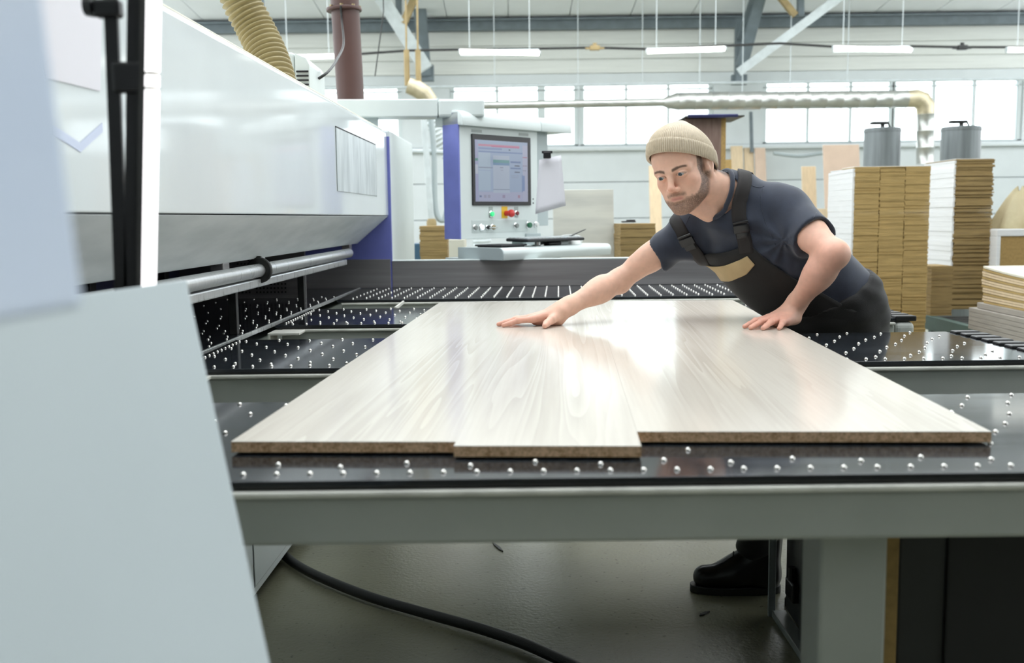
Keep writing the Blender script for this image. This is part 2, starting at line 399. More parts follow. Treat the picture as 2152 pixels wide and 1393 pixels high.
def bar(mb, p, q, w, h):
    """rectangular bar between two points"""
    p, q = V(p), V(q); d = (q - p); L = d.length; d.normalize()
    u = d.cross(Vector((0, 1, 0))).normalized(); v = u.cross(d)
    m = Matrix((( *[u.x, v.x, d.x], p.x), (u.y, v.y, d.y, p.y), (u.z, v.z, d.z, p.z), (0, 0, 0, 1)))
    mb.box((-w / 2, -h / 2, 0), (w / 2, h / 2, L), mat=m)
def iron(p, q, w, h, mat, name, parent):
    b = MB(); bar(b, p, q, w, h)
    bar(b, V(p) + Vector((0, -h * .6, 0)), V(q) + Vector((0, -h * .6, 0)), w * 1.0, h * .15)
    return b.build(name, mat, parent)
tr = empty('roof_truss', at(1553, 170, 16.6), 'dark grey steel roof truss with post and diagonals above the worker', 'roof truss')
iron(at(1552, 175, 16.6), at(1553, 40, 16.6), .12, .12, 'steel_grey', 'post', tr)
iron(at(1558, 140, 16.4), at(1603, -30, 16.0), .17, .12, 'steel_grey', 'diagonal', tr)
iron(at(1556, 80, 16.5), at(1592, -30, 15.9), .10, .10, 'steel_grey', 'diagonal', tr)
iron(at(1552, 152, 15.9), at(1790, -25, 15.3), .13, .08, 'brace_white', 'brace', tr)
iron(at(1628, -20, 15.7), at(1671, 33, 15.7), .09, .08, 'brace_tan', 'tie', tr)
iron(at(1682, -20, 15.8), at(1682, 34, 15.8), .09, .09, 'steel_grey', 'post', tr)
g = MB(); g.box(at(1538, 178, 16.6), at(1568, 158, 16.7), .01); g.build('gusset_plate', 'steel_grey', tr)
tr = empty('roof_truss', at(895, 150, 16.6), 'roof truss with broad white brace above the brown pipe', 'roof truss')
iron(at(893, 160, 16.6), at(880, -20, 16.4), .2, .14, 'steel_grey', 'post', tr)
iron(at(896, 145, 16.0), at(792, -20, 15.5), .21, .1, 'brace_white', 'brace', tr)
iron(at(848, 50, 15.7), at(878, -20, 15.7), .11, .08, 'brace_tan', 'tie', tr)
iron(at(838, -20, 15.8), at(838, 30, 15.8), .09, .09, 'steel_grey', 'post', tr)
g = MB(); g.box(at(878, 170, 16.55), at(912, 138, 16.7), .01); g.build('gusset_plate', 'steel_grey', tr)

# fluorescent lamps under the eaves
WHICH = ['above the white vent unit', 'first to the right of the brown pipe', 'directly over the worker', 'over the grey drums', 'cut by the right edge of the picture']
for i, (xa, ya, xb, yb) in enumerate([(590, 121, 705, 118), (967, 108, 1133, 112), (1360, 108, 1523, 102), (1752, 101, 1915, 105), (2117, 104, 2290, 106)]):
    p, q = at(xa, ya, 15.0), at(xb, yb, 15.0)
    e = empty('fluorescent_lamp', (p + q) / 2, 'glowing tubular ceiling lamp ' + WHICH[i], 'lamp', 'fluorescent lamps along the back wall')
    MB().tube([p, q], .034, 14).build('tube', 'tube_lamp', e, smooth=1.0)
    b = MB(); up = np.array([0, 0, .05]); b.box(np.minimum(p, q) + [0, .036, -.02], np.maximum(p, q) + [0, .07, .03], .006); b.build('housing', 'brace_white', e)
    for t in (.12, .88):
        c = p * (1 - t) + q * t
        MB().tube([c + [0, 0, .06], [c[0], c[1], roof_z(15.0) + .02]], .006, 6).build('hanger', 'brace_white', e)
    for c in (p, q):
        d = (q - p) / np.linalg.norm(q - p) * (.02 if c is q else -.02)
        MB().tube([c, c + d], .036, 12).build('end_cap', 'brace_white', e)
# supply cable, rod and junction boxes
pts = [at(x, y, 15.1) for x, y in ((690, 118), (860, 106), (967, 104), (1133, 102), (1250, 100), (1360, 103), (1523, 96), (1640, 91), (1752, 98), (1915, 97), (2020, 99), (2117, 99), (2250, 100))]
tag(MB().tube(pts, .018, 6).build('supply_cable', 'dark_metal'), 'thin cable strung between the glowing tube lamps', 'cable')
for x, y, lab in ((1250, 101, 'small rusty junction box on the lamp cable over the small silver duct'), (2022, 100, 'black junction box on the lamp cable above the far grey drum')):
    c = at(x, y, 15.1); b = MB(); b.box(c - [.075, .04, .035], c + [.075, .04, .035], .015); b.box(c - [.14, .02, .02], c + [.14, .02, .01], .008)
    b.tube([c + [0, 0, .03], c + [0, 0, .07]], .03, 8)
    tag(b.build('junction_box', 'dark_metal' if x > 2000 else 'brace_tan'), lab, 'junction box')
tag(MB().tube([at(660, 186, 16.4), at(2200, 165, 16.4)], .025, 8).build('tie_rod', 'brace_white'), 'pale horizontal tie rod running across the tops of the windows', 'rod')
# ------------------------------------------------------------------ the panel saw
MYAW = -0.0248
MO = np.array([-0.755, 5.03, 0.0])
MF = frame(MO, MYAW)
MFi = MF.inverted()
def ml(lx, ly, z): return np.array(MF @ Vector((lx, ly, z)))
def mplane(px, py, lx):
    """machine-local (ly, z) of the point where the pixel's ray meets the machine plane lx"""
    o = MFi @ V(CAM); r = MFi.to_3x3() @ V(ray(px, py)); t = (lx - o.x) / r.x; p = o + r * t; return p.y, p.z
ZT, ZP = 0.925, 0.905           # board top, plate top

saw = empty('panel_saw', MO, 'long white panel saw with sloping hood and silver pressure beam', 'saw machine')
LN = -4.55
def mprism(poly, y0, y1, name, mat, bev=0.0, parent=None):
    return MB().prism([(x, y0, z) for x, z in poly], (0, y1 - y0, 0), bev, MF).build(name, mat, parent or saw)
hood = mprism([(.145, 1.266), (.145, 1.668), (.138, 1.680), (.120, 1.686), (-.95, 1.70), (-.95, 1.266)], LN, 0, 'hood', 'hood_paint', .003)
mprism([(.144, 1.263), (-.95, 1.263), (-.95, 1.128), (-.015, 1.128)], LN, -.002, 'hood_lower_slope', 'hood_paint_lightened', .002)
MB().box((-.4, LN, 1.686), (.125, 0, 1.692), .002, MF).build('hood_edge_highlight', 'cream', hood)  # cream strip paints the pale highlight along the hood's top edge
# hatch near the far end of the hood
y0, z1 = mplane(705, 268, .146); y1, z0 = mplane(791, 412, .146)
MB().box((.146, y0, z0), (.149, y1, z1), .001, MF).build('hatch', M('hatch_worn', (0.60, 0.655, 0.665), .36, color2=(.42, .47, .48), scale=9, stretch=(1, 2.2, .6), bump=.2, bscale=60), hood)
b = MB(); b.box((.144, y0, z1), (.1475, y1 + .012, z1 + .006), mat=MF); b.box((.144, y1, z0), (.1475, y1 + .012, z1), mat=MF)
b.build('hatch_gap', 'black_matte', hood)
# pale blue chevron mark printed on the hood
ch = MB()
yA, zA = mplane(112, 262, .146); yB, zB = mplane(168, 300, .146); yC, zC = mplane(215, 258, .146); hgt = mplane(112, 262, .146)[1] - mplane(112, 283, .146)[1]
for (ya, za), (yb, zb) in (((yA, zA), (yB, zB)), ((yB, zB), (yC, zC))):
    ch.prism([(.1455, ya, za), (.1455, yb, zb), (.1455, yb, zb - hgt), (.1455, ya, za - hgt)], (.0008, 0, 0), mat=MF)
ch.build('chevron_mark', 'decal_blue', hood)
# the pressure beam: round rail over a square bar, clamp ring, posts
b = MB(); b.tube([ml(0, LN, 1.092), ml(0, -.32, 1.092)], .0215, 20); beam = b.build('pressure_rail', 'bright_steel', saw, smooth=.9)
MB().box((-.03, LN, 1.040), (.006, -.40, 1.066), .004, MF).build('pressure_bar', 'bright_steel', saw)
ry = mplane(545, 566, 0.0)[0]
ring = MB(); R_ = Matrix.Translation(V(ml(0, ry, 1.092))) @ Matrix.Rotation(MYAW, 4, 'Z') @ Matrix.Rotation(math.pi / 2, 4, 'X')
ring.lathe([(.022, -.009), (.038, -.009), (.041, -.006), (.041, .006), (.038, .009), (.022, .009), (.022, -.009)], 28, R_, caps=False)
ring.box((-.008, -.006, .02), (.008, .006, .045), .002, Matrix.Translation(V(ml(0, ry, 1.092))) @ Matrix.Rotation(MYAW, 4, 'Z'))
ring.build('clamp_ring', 'dark_metal', saw, smooth=.6)
for px in (497, 640, 330):
    py_ = mplane(px, 600, -.03)[0]
    MB().box((-.055, py_ - .012, ZP), (-.030, py_ + .012, 1.06), .002, MF).build('guide_post', 'dark_metal', saw)
    MB().box((-.060, py_ + .020, ZP), (-.048, py_ + .05, 1.05), .002, MF).build('guide_post', 'fence_steel', saw)
for px in (470, 548, 735):
    y_ = mplane(px, 560, -.02)[0]
    MB().box((-.05, y_ - .03, 1.105), (-.012, y_ + .03, 1.130), .003, MF).build('hanger_bracket', 'fence_steel', saw)
# inner table behind the blade line, purple inner wall, end plates
MB().box((-.95, LN, ZP - .012), (-.012, -.02, ZP), .001, MF).build('inner_table', 'plate', saw)
MB().box((-.010, LN, ZP - .01), (-.002, -.02, ZP + .003), .001, MF).build('blade_slot_strip', 'bright_steel', saw)
MB().box((-.72, LN, ZP), (-.70, -.3, 1.13), .002, MF).build('inner_wall', 'purple_dark', saw)
for k, y_ in enumerate((-3.2, -2.6, -2.1, -1.6, -1.2, -.9)):
    MB().box((-.70, y_, ZP), (-.66, y_ + .05, 1.13), .003, MF).build('inner_bracket', 'dark_metal', saw)
b = MB(); b.box((-.70, -.62, ZP), (-.14, -.60, 1.128), .001, MF); b.build('perforated_plate', 'fence_steel', saw)
h = MB()
for i in range(4):
    for j in range(9): h.box((-.44 + i * .016, -.624, .93 + j * .018), (-.433 + i * .016, -.619, .937 + j * .018), mat=MF)
for i in range(9):
    for j in range(4): h.box((-.36 + i * .016, -.624, .93 + j * .018), (-.353 + i * .016, -.619, .937 + j * .018), mat=MF)
tag(h.build('perforations', 'black', saw), kind='stuff')
ep = MB(); ep.box((-.95, .0, .0), (.158, .018, 1.655), .002, MF); ep.build('end_plate', 'purple', saw)
ec = MB(); ec.box((-.95, .03, 0), (.155, .97, 1.690), .01, MF); ec.build('end_cabinet', 'machine_white', saw)
MB().box((-.35, -.02, ZP), (.150, -.001, 1.048), .001, MF).build('side_guard', 'fence_steel', saw)
# base
MB().box((-.95, LN, .05), (-.035, -.02, .86), .004, MF).build('base', 'machine_white', saw)
MB().box((-.93, LN, .0), (-.075, -.02, .05), mat=MF).build('plinth', 'black_matte', saw)
ya, za = mplane(538, 1232, -.03)
b = MB(); b.box((-.035, ya, za), (-.031, ya + .62, .72), .001, MF); b.build('inspection_cover', 'machine_white', saw)
b = MB(); b.box((-.0355, ya - .004, za - .004), (-.034, ya + .624, .724), mat=MF); b.build('cover_gap', 'black', saw)

# rollers: one small dome mesh shared by every ball
def dome(r=.0043, n=8):
    b = MB(); b.lathe([(r, -.002), (r * .96, .0012), (r * .72, .0032), (r * .34, .0042), (.0002, .0045)], n)
    me = bpy.data.meshes.new('roller_ball'); b.bm.to_mesh(me); b.bm.free(); me.materials.append(MATS['ball_steel'])
    me.polygons.foreach_set('use_smooth', [True] * len(me.polygons)); return me
BALL = dome()
CUP = None
def cup(n=12):
    b = MB(); b.lathe([(.0052, .0), (.0072, .0006), (.0078, .0), ], n, caps=False)
    me = bpy.data.meshes.new('ball_cup'); b.bm.to_mesh(me); b.bm.free(); me.materials.append(MATS['fence_steel']); return me
def ball(x, y, parent):
    o = bpy.data.objects.new('roller_ball', BALL); col.objects.link(o); o.parent = parent
    o.location = Vector((x, y, ZP)) - parent.location
    return o
BD = np.array([.0574, .99835]); BE = np.array([.99835, -.0574]); BO = np.array([-.418, 1.447])
def under_boards(x, y):
    d = np.array([x, y]) - BO; u, v = d @ BE, d @ BD
    return .015 < u < 1.125 and (.04 if u > .62 else -.01) < v < 2.42

random.seed(3)
cnt = 0
# inner table balls
k = 0
y_ = -3.0
while y_ < -.55:
    for i, x_ in enumerate((-.045, -.10, -.17, -.26, -.36, -.48)):
        p = ml(x_ + (.02 if k % 2 else 0), y_ + random.uniform(-.006, .006), ZP)
        if i > 3 and k % 2: continue
        o = ball(p[0], p[1], saw); cnt += 1
    y_ += .078; k += 1
saw_balls = cnt

# ------------------------------------------------------------------ four air-float table fingers
FING = [(1.297, 1.880), (2.312, 2.885), (3.272, 3.858), (4.290, 5.005)]
FL = ['nearest black roller-ball table on a wide grey rail', 'second roller-ball table, its black plate ending at the worker\'s hip',
      'third roller-ball table, behind the worker\'s arms', 'farthest roller-ball table along the steel fence']
XE = 1.262
def mline(y): return -.755 + .0248 * (y - 5.03)
def rail(y0, y1, x0, x1, zb, parent, face=1):
    """painted C-channel with a worn lip along its top front edge"""
    MB().box((x0, y0, zb), (x1, y1, ZP - .022), .006).build('rail', 'rail_paint', parent)
    MB().box((x0, y0 - .0095, ZP - .0225), (x1, y1, ZP - .0135), .003).build('rail_lip', 'rail_lip', parent)
for i, (y0, y1) in enumerate(FING):
    x0 = mline((y0 + y1) / 2) + .012
    xe = XE if i else 1.75
    if i == 3: xe = 1.36
    t = empty('float_table', (x0, y0, 0), FL[i], 'table', 'roller-ball float tables of the saw')
    MB().box((x0, y0, ZP - .008), (xe, y1, ZP), .0012).build('plate', 'plate', t)
    MB().box((x0 + .004, y0 + .003, ZP - .013), (xe - .004, y1 - .003, ZP - .0075)).build('plate_core', 'plate_edge', t)
    zb = float(at(1300, 1141, y0)[2]) if i == 0 else .800
    rail(y0 + .002, y0 + .060, x0 + .02, xe, zb, t)
    rail(y1 - .060, y1 - .004, x0 + .02, xe, zb, t)
    for xx in np.arange(x0 + .3, xe - .1, .48):
        MB().box((xx, y0 + .058, zb + .01), (xx + .05, y1 - .058, ZP - .03), .004).build('cross_member', 'rail_paint', t)
    # legs
    if i == 0:
        a, c = at(1709, 1250, 1.40)[0], at(1848, 1250, 1.40)[0]
        lg = MB(); lg.box((a, 1.372, 0), (c, 1.46, zb + .02), .005); lg.box((a - .03, 1.36, 0), (c + .03, 1.48, .012), .002); lg.build('leg', 'rail_paint', t)
    else:
        for xx in ((1.12, ) if i < 3 else (.2, 1.2)):
            lg = MB(); ym = (y0 + y1) / 2; lg.box((xx, ym - .04, 0), (xx + .08, ym + .04, zb + .02), .005); lg.box((xx - .02, ym - .06, 0), (xx + .10, ym + .06, .012), .002); lg.build('leg', 'rail_paint', t)
    # left end bracket of the channel
    if i in (1, 2):
        b = MB(); b.box((x0 - .002, y0 - .10, ZP - .085), (x0 + .006, y0 + .002, ZP - .016), .002); b.box((x0 - .002, y0 - .10, ZP - .022), (x0 + .10, y0 + .002, ZP - .014), .002)
        b.build('end_bracket', 'rail_lip', t)
    if i == 3:
        b = MB(); p = az(868, 628, ZP - .012); b.box((p[0] - .03, y0 - .30, ZP - .02), (p[0] - .022, y0, ZP - .006), .002); b.build('corner_strip', 'rail_lip', t)
    # roller cleats on the right-hand end
    if i in (1, 2):
        n = 9; w = (y1 - y0) / n
        for k in range(n):
            ya_ = y0 + k * w
            MB().box((xe + .004, ya_ + .008, ZP - .012), (xe + .075, ya_ + w - .014, ZP + .006), .004).build('belt_cleat', 'black', t)
        eb_ = MB(); eb_.box((xe, y0 + .004, zb + .01), (xe + .07, y1 - .004, ZP - .013), .02, seg=4); eb_.build('end_cap', 'rail_paint', t)
    # balls
    c = 0
    def put(x, y):
        global cnt
        if under_boards(x, y): return
        ball(x, y, t)
    if i < 3:
        x = x0 + .05
        k = 0
        while x < min(xe - .03, 1.36):
            put(x, y0 + .035)
            x += .0455; k += 1
        rows = 6; step = (y1 - y0 - .11) / rows
        for r in range(rows + 1):
            y = y0 + .07 + r * step
            x = x0 + (.085 if r % 2 else .04)
            while x < min(xe - .03, 1.36):
                put(x, y + .018 * ((int(round((x - x0) * 11)) % 2))); x += .091
        if i in (1, 2):
            yy = y0 + .06
            while yy < y1 - .03: put(x0 + .022, yy); yy += .036
    else:
        x = x0 + .06; k = 0
        while x < 1.12:
            for r in range(8): put(x + .004 * r, y0 + .06 + r * .082 + (.02 if k % 2 else 0))
            x += .056; k += 1

# steel fence along the far table
fe = empty('rear_fence', (0, 5.02, ZP), 'brushed dark steel fence standing along the far table edge', 'fence')
xa = float(at(825, 580, 5.03)[0])
MB().box((xa, 5.022, ZP), (1.36, 5.034, 1.036), .002).build('fence_plate', 'fence_steel', fe)
MB().box((xa, 5.020, 1.036), (1.36, 5.09, 1.042), .002).build('top_flange', 'machine_white', fe)
MB().box((xa, 5.005, ZP - .01), (1.36, 5.022, ZP + .002), .001).build('foot_strip', 'plate_edge', fe)
for xx in (-.1, .55, 1.2): MB().prism([(xx, 5.034, ZP), (xx, 5.034, 1.03), (xx, 5.09, ZP)], (.012, 0, 0)).build('rib', 'fence_steel', fe)

# ------------------------------------------------------------------ four boards pushed side by side on the balls
BL = ['outermost whitewashed wood-grain board, away from the worker', 'whitewashed board pushed out farthest towards the camera',
      'whitewashed board set back, under the worker\'s reaching arm', 'whitewashed board along the edge where the worker leans']
B4 = []
for u_, v_, w in ((0, 0, .3341), (.3343, -.026, .2680), (.6025, .070, .2620), (.8647, .0705, .2620)):
    q_ = np.array([-.418, 1.452]) + BE * u_ + BD * v_; B4.append((q_[0], q_[1], w, 2.432 - v_))
for i, (x, y, w, L) in enumerate(B4):
    e = empty('laminated_board', (x, y, ZP + .004), BL[i], 'board', 'boards lined up on the saw table')
    e.rotation_euler.z = -.0574
    fm = Matrix.Translation(V((x, y, 0))) @ Matrix.Rotation(-.0574, 4, 'Z')
    MB().box((.0001, 0, ZP + .004), (w - .0001, L, ZT - .0006), mat=fm).build('core', 'chipboard', e)
    o = MB().box((.0000, -.0003, ZT - .0008), (w - .0000, L + .0003, ZT)).build('laminate', 'board_laminate')
    o.parent = e; o.location = (0, 0, -(ZP + .004))

# ------------------------------------------------------------------ under the table
cb = empty('steel_cabinet', (.80, 2.5, 0), 'dark open steel cabinet with grey frame under the tables beside the boot', 'cabinet')
MB().box((.84, 2.30, .03), (1.03, 2.99, .78), .004).build('body', 'cabinet_dark', cb)
b = MB(); b.box((.790, 3.0, .0), (.812, 3.012, .79), .002); b.build('frame_post', 'frame_grey', cb)
b = MB(); b.box((.800, 2.30, .0), (.845, 3.0, .022), .003); b.build('frame_sill', 'frame_grey', cb)
b = MB(); b.box((.815, 2.72, .03), (.835, 2.76, .78), .003); b.build('inner_post', 'floor_dark_steel', cb)
b = MB(); b.box((.82, 2.85, .10), (.85, 2.93, .16), .006); b.tube([(.83, 2.89, .16), (.83, 2.89, .2)], .012, 10); b.build('latch', 'black', cb)
cb = empty('control_box', (.95, 1.9, 0), 'large black switch box under the nearest table behind the leg', 'switch box')
x0 = float(at(1885, 1250, 1.62)[0])
b = MB(); b.box((x0, 1.62, .03), (1.55, 2.1, .79), .006); b.build('body', 'cabinet_dark', cb)
MB().box((x0 + .08, 1.612, .08), (1.5, 1.622, .74), .004).build('door', 'black_matte', cb)
MB().box((x0 + .02, 1.60, .0), (x0 + .06, 1.64, .04), .003).build('foot', 'black', cb)
a, c = at(1852, 1250, 1.60)[0], at(1880, 1250, 1.60)[0]
b = MB(); b.box((a, 1.585, 0), (c, 1.612, .79), .002); tag(b.build('timber_batten', 'chip_face'), 'narrow brown timber batten upright between table leg and switch box', 'batten')
cp = [az(x, y, .022) for x, y in ((560, 1140), (590, 1160), (622, 1186), (680, 1216), (780, 1255), (900, 1290), (1000, 1318), (1090, 1348), (1160, 1378), (1230, 1412), (1330, 1480))]
def smooth_path(P, n=8):
    P = [np.array(p, float) for p in P]; out = []
    for i in range(len(P) - 1):
        p0, p1, p2, p3 = P[max(i - 1, 0)], P[i], P[i + 1], P[min(i + 2, len(P) - 1)]
        for k in range(n):
            t = k / n; out.append(.5 * ((2 * p1) + (-p0 + p2) * t + (2 * p0 - 5 * p1 + 4 * p2 - p3) * t * t + (-p0 + 3 * p1 - 3 * p2 + p3) * t ** 3))
    out.append(P[-1]); return out
tag(MB().tube(smooth_path(cp), .0165, 14).build('floor_cable', 'rubber', smooth=1.2), 'thick black cable curving across the concrete floor under the table', 'cable')
random.seed(11)
for i, (x, y, a, l, lab) in enumerate([(1480, 1288, .6, .05, 'dark wood splinter on the floor before the boot'), (1045, 1148, 1.9, .12, 'jagged dark tape scrap on the floor under the table')]):
    p = az(x, y, .004); b = MB()
    b.prism([(-l / 2, -.004, 0), (-l * .1, -.008, 0), (l / 2, 0, 0), (l * .2, .006, 0), (-l * .3, .004, 0)], (0, 0, .004), mat=frame((p[0], p[1], .001), a))
    tag(b.build('floor_scrap', 'dark_metal'), lab, 'scrap')
# ------------------------------------------------------------------ operator console, yawed to face the worker
CYAW = math.radians(46)
co = at(968, 503, 5.12)          # lower left corner of the front face
CFm = frame(co, CYAW)
def cl(x, y, z): return np.array(CFm @ Vector((x, y, z)))
con = empty('control_console', co, 'white and purple control console with touch screen on a swing arm', 'console')
W_, H_, D_ = .585, .605, .135     # local x along the face, -y towards the operator, z up
def cbx(a, b, name, mat, bev=.003, parent=None, seg=2):
    return MB().box(a, b, bev, CFm, seg).build(name, mat, parent or con)
cbx((0, 0, 0), (W_, .012, H_ - .02), 'front_panel', 'machine_white')
cbx((.004, .012, 0), (W_ - .0, D_ - .02, H_ - .02), 'body', 'machine_shade')
cbx((-.006, -.002, 0), (.004, D_ - .02, H_ + .035), 'side_panel', 'purple', .002)
# canopy: rounded hood over the top, longer than the face
prof = [(.0 + .16 - .01, 0.0)]
t = MB(); pr = []
r = .055
for k in range(7):
    a = math.pi / 2 * k / 6; pr.append((-.035 + r - r * math.cos(a) * 1.0, H_ + .045 - r + r * math.sin(a)))
pr = [(-.035, H_ - .035)] + pr + [(.17, H_ + .045), (.17, H_ - .03), (0.0, H_ - .03)]
def canopy(x0, x1, name):
    return MB().prism([(x0, y, z) for y, z in pr], (x1 - x0, 0, 0), .004, CFm).build(name, 'machine_white', con, smooth=.5)
canopy(-.006, W_ - .002, 'canopy'); canopy(W_, W_ + .25, 'canopy')
# rear grey box
cbx((W_, .03, .06), (W_ + .12, D_ - .02, H_ - .03), 'rear_box', 'machine_shade')
# screen: bezel and a lit display with the flat layout of windows
u = lambda a: a * W_
sx0, sx1, sz0, sz1 = .085, .525, .172, .535
cbx((sx0, -.008, sz0), (sx1, .004, sz1), 'bezel', 'black', .003)
def screen_mat():
    m = bpy.data.materials.new('screen_display'); m.use_nodes = True; MATS['screen_display'] = m
    nt = m.node_tree; b = nt.nodes['Principled BSDF']; N = nt.nodes.new; L = nt.links.new
    tc = N('ShaderNodeTexCoord'); sp = N('ShaderNodeSeparateXYZ'); L(tc.outputs['UV'], sp.inputs[0])
    def rng(sock, a, b_):
        g = N('ShaderNodeMath'); g.operation = 'GREATER_THAN'; g.inputs[1].default_value = a; L(sock, g.inputs[0])
        l = N('ShaderNodeMath'); l.operation = 'LESS_THAN'; l.inputs[1].default_value = b_; L(sock, l.inputs[0])
        k = N('ShaderNodeMath'); k.operation = 'MULTIPLY'; L(g.outputs[0], k.inputs[0]); L(l.outputs[0], k.inputs[1]); return k.outputs[0]
    last = None
    base = N('ShaderNodeRGB'); base.outputs[0].default_value = (.52, .66, .88, 1); last = base.outputs[0]
    for (a, b_, c, d, colr) in [(0, .05, 0, 1, (.55, .58, .85)), (0, .05, .45, .6, (.75, .82, .95)), (.06, .28, .52, .80, (.62, .78, .93)), (.06, .28, .18, .5, (.60, .76, .93)), (.06, 1, .0, .16, (.62, .66, .88)),
            (.06, .84, .90, .935, (.82, .36, .50)), (.3, .84, .895, .915, (.80, .22, .40)), (.06, .5, .85, .88, (.35, .45, .75)), (.06, .9, .80, .825, (.30, .42, .70)), (.06, .32, .545, .565, (.40, .48, .62)),
            (.33, .64, .14, .76, (.66, .77, .93)), (.33, .64, .64, .69, (.22, .50, .50)), (.33, .64, .60, .64, (.26, .45, .68)), (.33, .64, .195, .205, (.28, .36, .5)), (.46, .52, .555, .57, (.4, .45, .6)), (.47, .52, .515, .525, (.45, .5, .65)),
            (.66, .86, .645, .675, (.24, .34, .60)), (.66, .86, .545, .57, (.24, .34, .60)), (.74, .84, .59, .61, (.16, .18, .25)), (.74, .84, .485, .505, (.16, .18, .25)), (.67, .82, .43, .435, (.4, .45, .6)), (.67, .82, .40, .405, (.4, .45, .6)),
            (.88, .94, .16, .45, (.30, .42, .72)), (.90, 1, .0, .95, (.66, .70, .90)), (.88, .94, .18, .44, (.32, .44, .74)), (.9, .99, .74, .755, (.6, .25, .35)), (.9, .99, .60, .61, (.4, .35, .5)), (.9, .97, .52, .53, (.35, .4, .55)),
            (.63, .66, .85, .87, (.05, .1, .15)), (.0, .05, .66, .70, (.12, .40, .32)), (.07, .11, .07, .10, (.2, .28, .5)), (.15, .2, .06, .11, (.5, .52, .7)), (.22, .27, .06, .11, (.5, .52, .7)), (.5, .55, .06, .11, (.48, .42, .62)), (.8, .84, .06, .11, (.6, .38, .5))]:
        x = rng(sp.outputs[0], a, b_); y = rng(sp.outputs[1], c, d)
        k = N('ShaderNodeMath'); k.operation = 'MULTIPLY'; L(x, k.inputs[0]); L(y, k.inputs[1])
        mx = N('ShaderNodeMix'); mx.data_type = 'RGBA'; L(k.outputs[0], mx.inputs[0]); L(last, mx.inputs[6]); mx.inputs[7].default_value = (*colr, 1); last = mx.outputs[2]
    b.inputs['Base Color'].default_value = (.02, .02, .03, 1); b.inputs['Roughness'].default_value = .2
    L(last, b.inputs['Emission Color']); b.inputs['Emission Strength'].default_value = .85
screen_mat()
def uvquad(p00, p10, p11, p01, name, mat, parent):
    me = bpy.data.meshes.new(name); th = V(np.cross(np.array(p10) - p00, np.array(p01) - p00)).normalized() * .0015
    vs_ = [V(p) for p in (p00, p10, p11, p01)]
    me.from_pydata([*vs_, *[v - th for v in vs_]], [], [(0, 1, 2, 3), (7, 6, 5, 4), (0, 4, 5, 1), (1, 5, 6, 2), (2, 6, 7, 3), (3, 7, 4, 0)])
    uv = me.uv_layers.new(name='UVMap'); q = [(0, 0), (1, 0), (1, 1), (0, 1)]
    for li, l in enumerate(me.loops): uv.data[li].uv = q[l.vertex_index % 4]
    return link_mesh(name, me, mat, parent)
uvquad(cl(sx0 + .018, -.0095, sz0 + .02), cl(sx1 - .028, -.0095, sz0 + .02), cl(sx1 - .028, -.0095, sz1 - .028), cl(sx0 + .018, -.0095, sz1 - .028), 'display', 'screen_display', con)
for x in (.088, .44): cbx((x, -.001, .543), (x + .075, .002, .558), 'type_plate', 'plate_label', .0005)
# buttons
def knob(x, z, r, d, mat, name, collar=True, seg=16):
    m = CFm @ Matrix.Translation((x, 0, z)) @ Matrix.Rotation(math.pi / 2, 4, 'X')
    o = MB().lathe([(r * .9, 0), (r, .002), (r, d - .003), (r * .8, d), (.0005, d)], seg, m).build(name, mat, con, smooth=.7)
    if collar: MB().lathe([(r * 1.35, -.001), (r * 1.35, .005), (r * 1.1, .008), (r * 1.0, .008)], seg, m).build('collar', 'chrome', o, smooth=.6)
    return o
cbx((.205, -.001, .108), (.235, .0015, .165), 'legend_plate', 'plate_label', .0005)
knob(.220, .127, .013, .018, 'btn_green_lit', 'green_button')
cbx((.300, -.001, .104), (.345, .0015, .167), 'stop_plate', 'btn_yellow', .0005)
m = CFm @ Matrix.Translation((.332, 0, .130)) @ Matrix.Rotation(math.pi / 2, 4, 'X')
MB().lathe([(.014, 0), (.014, .020), (.012, .026), (.019, .034), (.021, .042), (.019, .05), (.010, .054), (.0005, .055)], 20, m).build('emergency_stop', 'btn_red', con, smooth=.7)
cbx((.398, -.001, .108), (.428, .0015, .165), 'legend_plate', 'plate_label', .0005)
knob(.412, .130, .011, .016, 'btn_dark_red', 'red_button')
b = MB(); b.box((.080, -.0015, .030), (.500, .001, .096), .001, CFm); b.build('switch_panel', M('switch_panel', (.52, .58, .57), .5), con)
knob(.100, .058, .012, .016, 'btn_grey', 'grey_button')
knob(.147, .058, .014, .016, 'btn_white_lit', 'white_button')
knob(.190, .058, .010, .020, 'black', 'key_switch'); knob(.228, .058, .012, .020, 'brass', 'key_switch')
b = MB(); b.box((.18, -.036, .054), (.245, -.030, .060), .001, CFm); b.build('key', 'chrome', con)
knob(.405, .064, .012, .020, 'btn_grey', 'selector_knob'); knob(.505, .066, .015, .022, 'btn_green', 'green_knob'); knob(.565, .068, .012, .02, 'cable_white', 'white_socket')
for z in (.185, .207):
    m = CFm @ Matrix.Translation((.548, 0, z)) @ Matrix.Rotation(math.pi / 2, 4, 'X'); MB().lathe([(.004, 0), (.004, .002), (.001, .002)], 10, m).build('screw', 'black', con)
